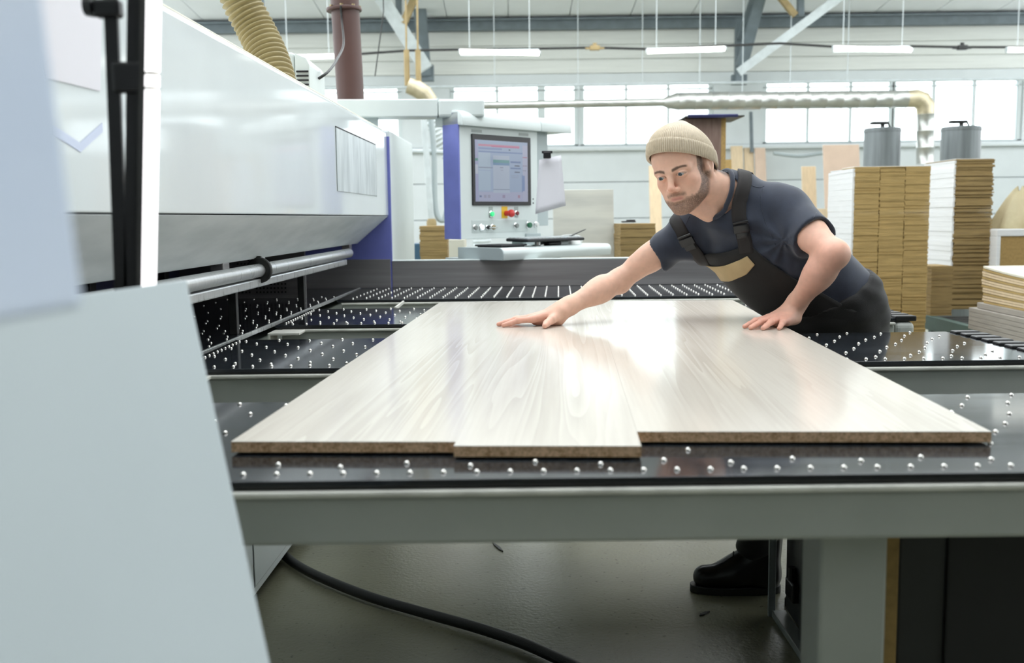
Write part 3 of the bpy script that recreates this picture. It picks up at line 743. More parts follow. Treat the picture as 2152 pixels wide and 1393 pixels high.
# shelf: long tray with rounded front in front of the face
sh = MB(); pr2 = []
for k in range(7):
    a = math.pi / 2 * k / 6; pr2.append((-.275 - .03 * math.sin(a), -.095 + .0 + (.055 - .03) + .03 * math.cos(a) + .0))
pr2 = [(.02, -.040)] + pr2 + [(-.300, -.102), (.02, -.102)]
sh.prism([(.005, y, z) for y, z in pr2], (.845, 0, 0), .003, CFm); shelf = sh.build('shelf', 'machine_white', con, smooth=.5)
MB().prism([(-.002, y, z) for y, z in pr2], (.007, 0, 0), .0015, CFm).build('shelf_end', 'machine_shade', con)
cbx((.0, -.02, -.122), (.15, .12, -.095), 'shelf_bracket', 'machine_shade')
MB().prism([(.42, -.16, -.102), (.62, -.16, -.102), (.54, -.13, -.140), (.5, -.13, -.140)], (0, .05, 0), .002, CFm).build('shelf_support', 'dark_metal', con)
cbx((.48, -.01, -.1), (.60, .1, .02), 'neck', 'machine_shade'); 
cbx((.30, .10, -co[2]), (.42, .18, -.09), 'pedestal', 'machine_shade')
# swing arm to the saw
pa, pb = at(708, 232, 5.10), at(1018, 222, 5.16)
d = pb - pa; yaw = math.atan2(d[1], d[0]); L = math.hypot(d[0], d[1])
am = Matrix.Translation(V((pa[0], pa[1], 0))) @ Matrix.Rotation(yaw, 4, 'Z')
z0, z1 = float(at(900, 244, 5.1)[2]), float(at(900, 206, 5.1)[2])
MB().box((0, 0, z0), (L * .68, .14, z1), .006, am).build('swing_arm', 'machine_white', con)
MB().box((L * .68 + .002, 0, z0), (L, .14, z1), .012, am).build('swing_arm', 'machine_white', con)

MB().box((.10, .03, 1.690), (.20, .11, z0 + .004), .004, am).build('arm_post', 'machine_shade', con)
# things on the console
kb = empty('keyboard', cl(.45, -.14, .012), 'thin dark keyboard propped on the console shelf', 'keyboard')
km = CFm @ Matrix.Translation((.19, -.29, -.018)) @ Matrix.Rotation(math.radians(1.5), 4, 'X')
MB().box((0, 0, 0), (.45, .155, .016), .006, km).build('case', 'black_matte', kb)
for j in range(5):
    for i in range(15):
        MB().box((.012 + i * .0285, .012 + j * .028, .015), (.036 + i * .0285, .034 + j * .028, .021), .0, km).build('key', 'key_grey' if (i + j) % 5 else 'sheet_white', kb)
ks = empty('keyboard_stand', cl(.42, -.2, -.04), 'short metal pedestal carrying the keyboard on the shelf', 'stand')
MB().lathe([(.04, -.04), (.04, -.034), (.02, -.033), (.02, -.02), (.03, -.018)], 16, CFm @ Matrix.Translation((.36, -.20, 0))).build('post', 'chrome', ks, smooth=.6)
cbx((.40, -.25, -.040), (.50, -.16, -.019), 'hub', 'black', .008, ks); cbx((.51, -.23, -.040), (.58, -.16, -.019), 'bracket', 'machine_white', .006, ks)
tr_ = MB(); tr_.box((.03, -.26, -.040), (.20, -.09, -.032), .003, CFm); tr_.box((.02, -.27, -.034), (.21, -.08, -.026), .004, CFm @ Matrix.Translation((0, 0, .0)) @ Matrix.Rotation(0, 4, 'Z'))
tag(tr_.build('notebook', 'black_matte'), 'flat black pad lying at the console shelf\'s near end', 'pad')
pn = MB(); p0 = cl(.60, -.22, .004); p1 = cl(.76, -.20, .040)
pn.tube([p0, p0 + (p1 - p0) * .85, p1], [.0035, .0035, .001], 8); tag(pn.build('pen', 'dark_metal'), 'dark pen lying across the keyboard edge', 'pen')
ms = MB(); m = CFm @ Matrix.Translation((.68, -.18, -.040)); ms.lathe([(.035, 0), (.036, .012), (.028, .024), (.012, .030), (.001, .031)], 18, m @ Matrix.Diagonal((1.3, .8, 1, 1)))
tag(ms.build('mouse', 'cable_white', smooth=.8), 'small white mouse on the console shelf beside the keyboard', 'mouse')
pts = [cl(.62 + .13 * t, -.15 + .05 * math.sin(6 * t), -.036 + .045 * max(0, math.sin(math.pi * t))) for t in np.linspace(0, 1, 24)]
pts += [cl(.75 + .06 * math.sin(a), -.15 + .05 * (1 - math.cos(a)), -.036) for a in np.linspace(0, 3, 14)]
tag(MB().tube(pts, .004, 8).build('white_cable', 'cable_white', smooth=1), 'loop of thin white cable on the console shelf', 'cable')
# paper clipped to the side
pp = []
for r in range(9):
    t = r / 8.0
    row = []
    for c in range(7):
        s = c / 6.0
        q = at(1133 + 46 * s + (t * (18 * s - 8)), 336 - 10 * s + t * (106 + 8 * (1 - s)), 5.30 + .02 * math.sin(2.2 * s) + .01 * t)
        row.append(q)
    pp.append(row)
pm = MB(); pm.quadgrid(pp); pe = empty('paper_sheet', at(1160, 330, 5.3), 'white paper sheet hanging from a clip at the console\'s side', 'paper')
po = pm.build('sheet', 'paper', pe, smooth=3.2); sm = po.modifiers.new('thick', 'SOLIDIFY'); sm.thickness = .002
b = MB(); q = at(1150, 328, 5.28); b.box(q - [.02, .01, .012], q + [.02, .02, .022], .004); b.box(q - [.028, .004, -.014], q + [.028, .01, .028], .003); b.build('clip', 'black', pe)
# ------------------------------------------------------------------ near left: white sheets and LED tube stand
def slab4(q, th, name, mat, parent=None, bev=.002):
    q = [V(p) for p in q]; n = (q[1] - q[0]).cross(q[3] - q[0]).normalized()
    return MB().prism(q, n * th, bev).build(name, mat, parent)
TR, BR, TL = at(377, 602, 1.10), at(548, 1400, .90), at(-260, 696, .84)
k = (TR[2] - 0.0) / (TR[2] - BR[2]); BR0 = TR + (BR - TR) * k
BL0 = TL + (BR0 - TR); BL0 = TL + (BL0 - TL) * (TL[2] / (TL[2] - BL0[2]))
tag(slab4([TR, TL, BL0, BR0], .016, 'white_sheet', 'sheet_white'), 'big blurred white sheet leaning in the near corner before the table', 'sheet')
dp = empty('diffuser_panel', at(-120, 400, .4), 'pale bluish fabric diffuser held close to the lens above the white sheet', 'diffuser')
a, b_, c = at(76, -120, .46), at(178, 640, .42), at(-190, 706, .35)
slab4([a, a + (c - b_), c, b_], -.008, 'fabric', 'cloth_white', dp)
pl = np.array([c[0] - .10, .02, 0])
MB().tube([[pl[0], pl[1], .02], [pl[0], pl[1], 1.7]], .009, 10).build('pole', 'black', dp)
MB().lathe([(.12, 0), (.12, .012), (.02, .02), (.012, .05)], 20, Matrix.Translation((pl[0], pl[1], 0))).build('base', 'black', dp)
MB().tube([[pl[0], pl[1], 1.2], (np.array(c) + a + (c - b_)) / 2], .006, 8).build('bracket', 'black', dp)

ls = empty('led_tube_stand', [*at(270, 600, 1.2)[:2], 0], 'black light stand carrying a glowing white LED tube', 'light stand')
def pole(p, q, w, name, mat='black', h=None):
    b = MB(); p, q = np.array(p), np.array(q); d = q - p; q2 = p + d * ((p[2] - .03) / (p[2] - q[2])); bar(b, p, q2, w, h or w); return b.build(name, mat, ls)
pole(at(231, -60, 1.20), at(256, 620, 1.20), .0155, 'pole', h=.006)
pole(at(291, -60, 1.20), at(282, 620, 1.20), .0235, 'pole', h=.006)
pole(at(304, -60, 1.195), at(297, 620, 1.195), .007, 'tube_channel', 'dark_metal', .012)
b = MB(); b.box(at(245, 198, 1.205), at(300, 128, 1.19), .004); b.build('collar', 'black', ls)
b = MB(); b.box(at(208, 42, 1.21), at(247, -5, 1.19), .004); b.build('collar', 'black', ls)
p = at(230, 16, 1.2); b = MB(); b.tube([p, p + [-.02, 0, .002]], .005, 10); b.tube([p + [-.018, 0, .002], p + [-.028, 0, .002]], [.013, .011], 14); b.build('clamp_knob', 'black', ls)
for (ya, yb) in ((-80, 151), (159, 183), (190, 612)):
    p, q = at(323 - ya * .017, ya, 1.17), at(323 - yb * .017, yb, 1.17)
    MB().tube([p, q], .0080, 16).build('led_tube', 'led_tube', ls, smooth=1)
for yy in (155, 186):
    p = at(323 - yy * .017, yy, 1.17); MB().tube([p - [0, 0, .002], p + [0, 0, .002]], .0075, 12).build('tube_joint', 'rail_lip', ls)
pf = at(270, 620, 1.2)
for a_ in (2.2, 3.6, 5.2):
    MB().tube([[pf[0], pf[1] - .02, .14], [pf[0] + .16 * math.cos(a_), pf[1] - .14 + .13 * math.sin(a_), .012]], .009, 8).build('foot', 'black', ls)

q = [mplane(x, y, .1465) for x, y in ((60, -60), (214, -60), (211, 192), (98, 164))]
tag(MB().prism([(.1465, a, z) for a, z in q], (.0008, 0, 0), mat=MF).build('wall_notice', 'paper'), 'pinkish white paper taped high on the saw hood near the light stand', 'paper')

# ------------------------------------------------------------------ on top of the saw
def corrugated(path, r, pitch, amp):
    P = smooth_path(path, 10); seg = np.cumsum([0] + [np.linalg.norm(b - a) for a, b in zip(P[:-1], P[1:])])
    n = int(seg[-1] / pitch * 6); S = np.linspace(0, seg[-1], n)
    pts = [np.array([np.interp(s, seg, [p[i] for p in P]) for i in range(3)]) for s in S]
    return pts, [r + amp * math.cos(2 * math.pi * s / pitch) for s in S]
pts, rs = corrugated([at(360, -560, 3.5), at(420, -330, 3.4), at(470, -130, 3.3), at(502, -10, 3.3), at(534, 55, 3.3), at(560, 108, 3.28), at(578, 160, 3.25), at(588, 215, 3.22)], .058, .0175, .0055)
tag(MB().tube(pts, rs, 28).build('extraction_hose', 'hose_yellow', smooth=3.2), 'ribbed yellow extraction hose rising from the saw hood', 'hose')
pe = empty('exhaust_pipe', at(738, 215, 5.3), 'dark brown exhaust pipe with a bolted flange above the saw\'s end', 'pipe')
pb, pt = at(740, 262, 5.35), at(722, -40, 5.35)
MB().tube([pb, pt, pt + (pt - pb) * ((5.75 - pt[2]) / (pt[2] - pb[2]))], [.070, .074, .074], 28).build('pipe', 'pipe_brown', pe, smooth=1)
c = at(723, 19, 5.35); dv = V(pt - pb).normalized(); fm = Matrix.Translation(V(c)) @ dv.to_track_quat('Z', 'Y').to_matrix().to_4x4()
fl_ = MB().lathe([(.07, -.012), (.090, -.012), (.092, -.008), (.092, .000), (.090, .004), (.07, .004)], 28, fm).build('flange', 'pipe_brown', pe, smooth=.6)
for k in range(8):
    a = k * math.pi / 4; MB().lathe([(.009, .004), (.009, .012), (.002, .013)], 8, fm @ Matrix.Translation((.080 * math.cos(a), .080 * math.sin(a), 0))).build('bolt', 'brass', fl_)
ve = empty('vent_unit', at(640, 180, 3.8), 'small white fan unit with louvred end sitting on the saw hood', 'vent unit')
a, c = at(612, 190, 3.75), at(668, 128, 3.95)
vz0, vz1 = 1.69, float(at(640, 123, 3.85)[2])
vx0, vx1 = float(at(580, 150, 3.85)[0]), float(at(667, 150, 3.85)[0])
MB().box((vx0, 3.70, vz0), (vx1 - .055, 4.0, vz1), .012, seg=3).build('body', 'machine_white', ve)
MB().prism([(vx1 - .053, 3.70, vz0), (vx1, 3.70, vz0), (vx1, 3.70, vz1 - .045), (vx1 - .012, 3.70, vz1 - .02), (vx1 - .053, 3.70, vz1 - .004)], (0, .3, 0), .004).build('end_cover', 'machine_white', ve, smooth=.5)
for k in range(6):
    z = vz0 + .012 + k * .0155
    MB().box((vx1 - .048, 3.695, z), (vx1 - .004, 3.702, z + .006)).build('louvre', 'black_matte', ve)
pts = smooth_path([at(670, 165, 3.85), at(690, 150, 3.9), at(708, 125, 4.2), at(722, 92, 4.9), at(718, 40, 5.25), at(716, 12, 5.25)])
tag(MB().tube(pts, .0055, 8).build('vent_cable', 'dark_metal', smooth=1), 'thin dark cable from the white fan unit to the brown pipe', 'cable')
tag(MB().tube([[at(808, 25, 8.9)[0], 8.9, roof_z(8.9) + .02], at(806, 25, 8.9), at(788, 160, 8.9)], .005, 6).build('hanging_wire', 'dark_metal'), 'fine dark wire hanging beside the brown pipe', 'wire')
tag(MB().tube([at(548, -20, 4.5), at(556, 70, 4.5)], .012, 8).build('hanging_rod', 'steel_grey'), 'thin grey rod hanging behind the yellow hose', 'rod')

# ------------------------------------------------------------------ ducts at the back
du = empty('spiral_duct', at(1650, 215, 15.7), 'big shiny silver ventilation duct turning down before the windows', 'duct')
def wrap(p, q, r, name, mat, parent, n=20, every=.25):
    P, Q = np.array(p), np.array(q); L = np.linalg.norm(Q - P); k = max(2, int(L / every)); pts, rs = [], []
    for i in range(k + 1):
        for o_, rr in ((-.012, r), (-.006, r * 1.035), (.006, r * 1.035), (.012, r)):
            t = min(max(i / k + o_ / L, 0), 1); pts.append(P + (Q - P) * t); rs.append(rr)
    return MB().tube(pts, rs, n).build(name, mat, parent, smooth=.8)
wrap(at(1425, 213, 15.7), at(1905, 208, 15.7), .134, 'duct_run', 'duct_metal', du)
MB().tube([at(1395, 215, 15.7), at(1405, 215, 15.7), at(1425, 213, 15.7)], [.07, .10, .138], 20).build('reducer', 'duct_metal', du, smooth=.8)
el = [at(1905, 208, 15.7), at(1925, 207, 15.7), at(1938, 212, 15.7), at(1944, 222, 15.7), at(1945, 240, 15.7)]
MB().tube(el, [.13, .14, .145, .14, .132], 20).build('elbow', 'duct_yellowed', du, smooth=.8)
wrap(at(1945, 240, 15.7), at(1944, 345, 15.7), .131, 'downpipe', 'duct_metal', du)
for x in (1470, 1560, 1660, 1780): MB().tube([at(x, 200, 15.7), [at(x, 200, 15.7)[0], 15.7, roof_z(15.7)]], .008, 6).build('hanger', 'brace_white', du)
d2 = empty('small_duct', at(1200, 217, 15.7), 'slim silver duct crossing the middle windows', 'duct')
wrap(at(990, 222, 15.7), at(1395, 215, 15.7), .062, 'duct_run', 'duct_metal', d2)
for x in (1040, 1215, 1350): MB().tube([at(x, 210, 15.7), [at(x, 200, 15.7)[0], 15.7, roof_z(15.7)]], .006, 6).build('hanger', 'brace_white', d2)
d3 = empty('duct_elbow', at(880, 190, 13), 'shiny duct elbow on straps with white ribbed hose dropping behind the console', 'duct')
MB().tube([at(858, 180, 13), at(875, 186, 13), at(893, 198, 13), at(905, 215, 13)], [.10, .11, .11, .10], 18).build('elbow', 'duct_yellowed', d3, smooth=.8)
for x in (856, 880): MB().tube([at(x, 180, 13), at(x - 2, 105, 13)], .035, 6).build('strap', 'brace_tan', d3); MB().tube([at(x - 2, 105, 13), [at(x, 100, 13)[0], 13, roof_z(13) - .03]], .012, 6).build('strap', 'brace_tan', d3)
pts, rs = corrugated([at(903, 212, 13), at(915, 258, 13), at(945, 320, 13), at(985, 390, 13), at(1010, 470, 13), [at(1015, 500, 13)[0], 13, .03]], .115, .055, .008)
MB().tube(pts, rs, 20).build('flexible_hose', 'brace_white', d3, smooth=3)
dp2 = empty('drop_pipe', [*at(900, 400, 10)[:2], 0], 'thin white pipe with grey hose dropping down beside the purple console side', 'pipe')
pq = at(890, 240, 10); b = at(907, 470, 10); MB().tube([pq, b], .030, 12).build('pipe', 'brace_white', dp2, smooth=1)
MB().lathe([(.05, -.03), (.05, .02), (.035, .05)], 14, Matrix.Translation(V(b))).build('valve', 'brace_tan', dp2, smooth=.6); MB().tube([b, [b[0], b[1], 0]], .03, 10).build('foot_pipe', 'brace_white', dp2)
hp = smooth_path([at(905, 245, 10.05), at(912, 320, 10.05), at(914, 420, 10.05), at(920, 455, 10.05), at(932, 462, 10.05), at(940, 440, 10.05)])
MB().tube(hp, .028, 12).build('hanging_hose', 'machine_shade', dp2, smooth=1)
MB().tube([at(860, 318, 10.06), at(945, 320, 10.06)], .022, 10).build('cross_pipe', 'brace_white', dp2, smooth=1)

# ------------------------------------------------------------------ stock at the back
rng = random.Random(5)
def gbox(px0, px1, pytop, d, depth, name, mat, label, cat, group=None, z0=0.0, lean=0.0, bev=.004, th_side=None):
    """upright sheet or block standing on the floor, front face at depth d"""
    a, b = at(px0, pytop, d), at(px1, pytop, d); zt = (a[2] + b[2]) / 2
    m = MB(); m.prism([(a[0], d, z0), (b[0], d, z0), (b[0], d + lean, zt), (a[0], d + lean, zt)], (0, depth, 0), bev)
    return tag(m.build(name, mat), label, cat, group)
gbox(1165, 1297, 396, 6.6, .018, 'grey_sheet', 'laminate_grey', 'grey wood-grain sheet leaning behind the console shelf', 'sheet', lean=.25)
gbox(1550, 1576, 302, 16.2, .03, 'ply_plank', 'ply_light', 'pale plank leaning at the wall, first from the brown cupboard', 'plank', 'planks leaning at the wall', lean=.5)
gbox(1579, 1599, 306, 16.25, .03, 'ply_plank', 'ply_light', 'pale plank in the middle of three behind the worker\'s back', 'plank', 'planks leaning at the wall', lean=.5)
gbox(1602, 1625, 306, 16.2, .03, 'ply_plank', 'ply_pink', 'pinkish plank, third from the brown cupboard', 'plank', 'planks leaning at the wall', lean=.5)
gbox(1532, 1549, 332, 15.8, .03, 'ply_plank', 'chip_face', 'short tan plank just beside the brown cupboard', 'plank', 'planks leaning at the wall', lean=.4)
gbox(1372, 1397, 345, 14.0, .03, 'ply_plank', 'ply_light', 'tall light plank beside the worker\'s face', 'plank', lean=.4)
gbox(1752, 1830, 299, 12.0, .03, 'ply_sheet', 'ply_pink', 'wide pinkish plywood sheet behind the tall cardboard-brown stack', 'sheet', lean=.4)
gbox(1700, 1730, 347, 12.4, .03, 'ply_plank', 'ply_light', 'narrow upright plank alone against the white wall', 'plank', lean=.3)
gbox(1722, 1762, 438, 10.0, .03, 'ply_plank', 'ply_light', 'short wide plank beside the tall stack\'s white side', 'plank', lean=.2)
tag(MB().tube(smooth_path([at(1625, 322, 16.5), at(1680, 328, 16.5), at(1738, 322, 16.5), at(1752, 340, 16.5), at(1753, 440, 16.5)]), .03, 8).build('wall_pipe', 'machine_shade', smooth=1), 'dark thin pipe running along the back wall and down', 'pipe')
tag(MB().tube([at(1578, 235, 16.7), at(1580, 320, 16.7)], .03, 8).build('conduit', 'steel_grey', smooth=1), 'short dark conduit on the pier behind the worker\'s shoulder', 'conduit')
# brown cupboard with a dark tray on top
bc = empty('brown_cupboard', [*at(1480, 300, 8)[:2], 0], 'tall brown wooden cupboard side rising behind the beanie', 'cupboard')
a, b = at(1440, 250, 8.0), at(1516, 250, 8.0); ztp = float(at(1500, 249, 8.0)[2])
MB().box((a[0], 8.0, 0), (b[0], 8.02, ztp), .002).build('side_panel', 'wood_brown', bc)
MB().box((b[0], 8.0, 0), (at(1526, 250, 8)[0], 8.03, ztp), .002).build('edge_strip', 'chip_face', bc)
MB().box((a[0], 8.02, 0), (b[0], 8.4, ztp - .01), .003).build('body', 'wood_brown', bc)
ty = empty('metal_tray', at(1500, 249, 8), 'thin dark metal tray lying on the brown cupboard', 'tray')
a, b = at(1438, 250, 7.95), at(1562, 250, 7.95)
MB().box((a[0], 7.9, ztp + .004), (b[0], 8.4, ztp + .014), .002).build('tray', 'dark_metal', ty); MB().box((a[0] + .02, 7.9, ztp), (b[0] - .05, 7.92, ztp + .024), .003).build('rim', 'purple_dark', ty)
# chipboard blocks behind the fence
def layered(x0, x1, y0, y1, z0, z1, th, mat, name, parent, jit=.003, side=None):
    m = MB(); z = z0; r = random.Random(hash(name) % 99 + int(x0 * 100))
    r = random.Random(int(abs(x0) * 1000) + 7)
    while z < z1 - 1e-4:
        j, k2 = r.uniform(-jit, jit), r.uniform(-jit, jit); m.box((x0 + j, y0 + k2, z), (x1 + j, y1 + k2, min(z + th - .0006, z1))); z += th
    o = m.build(name, mat, parent); tag(o, kind='stuff'); return o
def stack(px0, px1, pytop, d, depth, colsn, label, z0=0.0, th=.009, mat='stack_tan', side='stack_white', jit=.003, group='stacks of sheets at the back', sd=.012):
    a, b = at(px0, pytop, d), at(px1, pytop, d); zt = float((a[2] + b[2]) / 2)
    e = empty('sheet_stack', (a[0], d, z0), label, 'sheet stack', group)
    w = (b[0] - a[0]) / colsn
    for i in range(colsn): layered(a[0] + i * w + .002, a[0] + (i + 1) * w - .002, d, d + depth, z0, zt, th, mat, 'sheet_layers', e, jit)
    if side: layered(a[0] - sd, a[0] + .002, d + .004, d + depth - .004, z0, zt - th, th * 4, side, 'white_edge', e, jit * .4)
    layered(a[0], b[0], d + .01, d + depth, zt, zt + .004, .004, side or mat, 'top_sheet', e, 0)
    return e
stack(1797, 1957, 350, 6.5, .26, 3, 'tallest brown stack of strips, three columns wide, behind the worker\'s back')
stack(1774, 1783, 357, 6.80, .3, 1, 'narrow white-edged stack tucked behind the tallest brown stack', mat='stack_white')
stack(2010, 2090, 334, 7.4, .55, 1, 'tall brown stack with a broad white side on the green conveyor', z0=.53, jit=.008, mat='stack_tan_dark')
stack(1958, 2004, 560, 6.95, .28, 1, 'short brown stack on the conveyor before the white side', z0=.53, mat='stack_tan_dark', side=None)
stack(1806, 1846, 606, 6.2, .28, 1, 'low stack of two-tone strips right behind the worker\'s hip', side=None)
stack(1780, 1815, 598, 5.9, .26, 1, 'low white-topped stack touching the worker\'s back in view', side=None)
stack(881, 940, 476, 6.6, .4, 1, 'small chipboard stack behind the console\'s purple side', side=None, mat='stack_tan_dark')
stack(1303, 1378, 471, 6.4, .4, 1, 'small chipboard stack behind the worker\'s reaching sleeve', side=None, mat='stack_tan_dark')
gbox(943, 976, 503, 6.3, .3, 'cream_block', 'cream', 'cream panel standing just behind the console shelf', 'panel')
gbox(866, 888, 512, 6.9, .2, 'blue_package', 'blue_pack', 'small dark blue package beside the saw\'s end cabinet', 'package')
q = at(1324, 468, 6.5); b = MB(); b.box(q - [.05, 0, -.002], q + [.04, .08, .012], .005); b.box(q - [.02, 0, -.012], q + [.035, .06, .02], .004); tag(b.build('tape_gun', 'black'), 'small black tool lying on the chipboard stack', 'tool')
# conveyor, flat pile and bowed sheets, all turned a little towards the camera
zc = .50
cA, cB = az(1962, 664, zc + .03), az(2152, 713, zc + .03); CV = math.atan2(cB[1] - cA[1], cB[0] - cA[0])
CM = frame((cA[0], cA[1], 0), CV)
gc = empty('roller_conveyor', (cA[0], cA[1], 0), 'dark green roller conveyor frame under the stacks at the right', 'conveyor')
CW, CLn = 1.5, 2.3
for y_, nm in ((0, 'side_rail'), (CW, 'side_rail')): MB().box((-.1, y_ - .025, zc - .07), (CLn, y_ + .025, zc + .03), .004, CM).build(nm, 'green_steel', gc)
for x_ in (-.1, CLn - .05): MB().box((x_, .03, zc - .07), (x_ + .05, CW - .03, zc - .01), .004, CM).build('end_rail', 'green_steel', gc)
for x_, y_ in ((.0, 0), (.75, 0), (1.5, 0), (2.2, 0), (.0, CW), (2.2, CW)):
    b = MB(); b.box((x_ - .03, y_ - .024, 0), (x_ + .03, y_ + .024, zc - .06), .004, CM); b.box((x_ - .06, y_ - .06, 0), (x_ + .06, y_ + .06, .015), .002, CM); b.build('leg', 'green_steel', gc)
for k in range(18):
    MB().tube([CM @ Vector((.02 + k * .125, .02, zc)), CM @ Vector((.02 + k * .125, CW - .02, zc))], .028, 10).build('roller', 'dark_metal', gc, smooth=1)
zr = zc + .03
gp = empty('grey_pile', (cA[0], cA[1], zr), 'flat grey pile of panels on the conveyor under the bowed sheets', 'panel pile')
gl = CM.inverted() @ V(az(2034, 690, zr)); gx, gy = float(gl.x), float(gl.y); zt2 = float(at(2040, 645, az(2034, 690, zr)[1])[2])
for i in range(5): MB().box((gx + rng.uniform(-.006, .006), gy, zr + (zt2 - zr) * i / 5), (gx + 1.3, gy + .85, zr + (zt2 - zr) * (i + .95) / 5), .002, CM).build('panel', 'stack_grey', gp)
e = empty('sheet_pile', CM @ Vector((gx + .1, .1, zt2)), 'pile of bowed light sheets near the right edge', 'sheet pile')
MB().box((gx + .07, gy + .02, zt2 + .001), (gx + 1.2, gy + .8, zt2 + .035), .003, CM).build('spacer', 'stack_grey', e)
z1 = float(at(2110, 570, az(2034, 690, zr)[1])[2]); z0 = zt2 + .037; n = 14
for i in range(n):
    z = z0 + (z1 - z0) * i / n; th = (z1 - z0) / n * .9; off = rng.uniform(-.010, .010) + .03 * abs(i - 8) / 8
    rows_b = [[CM @ Vector((gx + .10 + off + 1.0 * s_, gy + .03 + yy, z + .045 * (1 - s_) ** 2 * (i / n))) for s_ in np.linspace(0, 1, 8)] for yy in (0, .7)]
    m = MB(); m.quadgrid(rows_b); o = m.build('sheet', 'cream' if i == n - 1 else 'ply_light' if i % 3 else 'stack_tan', e); sm = o.modifiers.new('thick', 'SOLIDIFY'); sm.thickness = th; sm.offset = 1
bx_ = empty('chipboard_box', at(2120, 560, 7.6), 'orange-brown chipboard box with white rim beside the tall stack', 'box')
a, c = at(2095, 482, 7.3), at(2250, 482, 7.3); zt = float(a[2]); zl = float(at(2120, 640, 7.3)[2])
MB().box((a[0] + .03, 7.3, .53), (c[0], 7.9, zt - .05), .003).build('body', 'chip_face', bx_); MB().box((a[0], 7.29, zt - .05), (c[0], 7.92, zt), .004).build('rim', 'stack_white', bx_)
MB().box((a[0], 7.29, .53), (a[0] + .028, 7.9, zt - .05), .003).build('side_board', 'stack_white', bx_)
# draped canvas bags
cv = MB(); base = at(2135, 470, 7.6); rows_ = []
for t in np.linspace(0, 1, 12):
    row = []
    for a in np.linspace(0, 2 * math.pi, 40):
        r = (.19 * (1 - t) ** .8 + .025) * (1 + .14 * math.sin(7 * a + 2 * t) * (1 - .3 * t)); row.append((base[0] + .04 + r * math.cos(a), 7.62 + r * .8 * math.sin(a), zt + .001 + .30 * t + .02 * math.sin(3 * a) * t))
    rows_.append(row)
cv.quadgrid(rows_); cvo = cv.build('canvas_bag', 'canvas', smooth=3.2); tag(cvo, 'crumpled cream canvas bag standing on the chipboard box', 'bag')
# two grey drums (filter housings)
for px0, px1, pyt, d, lab in ((1831, 1906, 267, 9.0, 'tall grey filter drum above the three-column stack'), (1998, 2078, 264, 9.0, 'tall grey filter drum above the white-sided stack')):
    a, c = at(px0, pyt, d), at(px1, pyt, d); r = (c[0] - a[0]) / 2; cx = (a[0] + c[0]) / 2; zt_ = float(a[2])
    e = empty('filter_drum', (cx, d + r, 0), lab, 'drum', 'grey filter drums')
    T_ = Matrix.Translation((cx, d + r, 0))
    MB().lathe([(r * .97, .02), (r, .06), (r, zt_ - .02), (r * .98, zt_)], 32, T_).build('shell', 'drum_grey', e, smooth=.6)
    MB().lathe([(r * 1.02, zt_ - .035), (r * 1.02, zt_ - .01)], 32, T_).build('rim', 'drum_grey', e)
    for k in range(3): MB().box((cx + r * .8 * math.cos(k * 2.1) - .03, d + r + r * .8 * math.sin(k * 2.1) - .03, 0), (cx + r * .8 * math.cos(k * 2.1) + .03, d + r + r * .8 * math.sin(k * 2.1) + .03, .04), .004).build('foot', 'dark_metal', e)
    h = MB(); h.tube([(cx, d + r, zt_ - .01), (cx, d + r, zt_ + .05)], .018, 10); h.box((cx - .11, d + r - .03, zt_ + .035), (cx + .05, d + r + .03, zt_ + .06), .01); h.tube([(cx + .05, d + r, zt_ + .045), (cx + .075, d + r, zt_ + .0)], .008, 8); h.build('crank', 'dark_metal', e)
# ------------------------------------------------------------------ the worker: distance fields meshed by surface nets
f32 = np.float32
def smin(a, b, k):
    h = np.clip(.5 + .5 * (b - a) / k, 0, 1); return b + (a - b) * h - k * h * (1 - h)
def cone(a, b, ra, rb):
    a = np.array(a, f32); b = np.array(b, f32); ba = b - a; L2 = max(float(ba @ ba), 1e-12)
    def fn(X, Y, Z):
        px, py, pz = X - a[0], Y - a[1], Z - a[2]
        t = np.clip((px * ba[0] + py * ba[1] + pz * ba[2]) / L2, 0, 1)
        return np.sqrt((px - t * ba[0]) ** 2 + (py - t * ba[1]) ** 2 + (pz - t * ba[2]) ** 2) - (ra + t * (rb - ra))
    m = max(ra, rb); fn.box = (np.minimum(a, b) - m, np.maximum(a, b) + m); return fn
def ell(c, r, R=None):
    c = np.array(c, f32); r = np.array(r, f32); Rm = np.eye(3, dtype=f32) if R is None else np.array(R, f32)   # rows: local axes
    def fn(X, Y, Z):
        p = (X - c[0], Y - c[1], Z - c[2])
        q = [p[0] * Rm[i, 0] + p[1] * Rm[i, 1] + p[2] * Rm[i, 2] for i in range(3)]
        k0 = np.sqrt(sum((q[i] / r[i]) ** 2 for i in range(3))); k1 = np.sqrt(sum((q[i] / r[i] ** 2) ** 2 for i in range(3))) + 1e-9
        return k0 * (k0 - 1) / k1
    e = np.abs(Rm.T) @ r; fn.box = (c - e, c + e); return fn
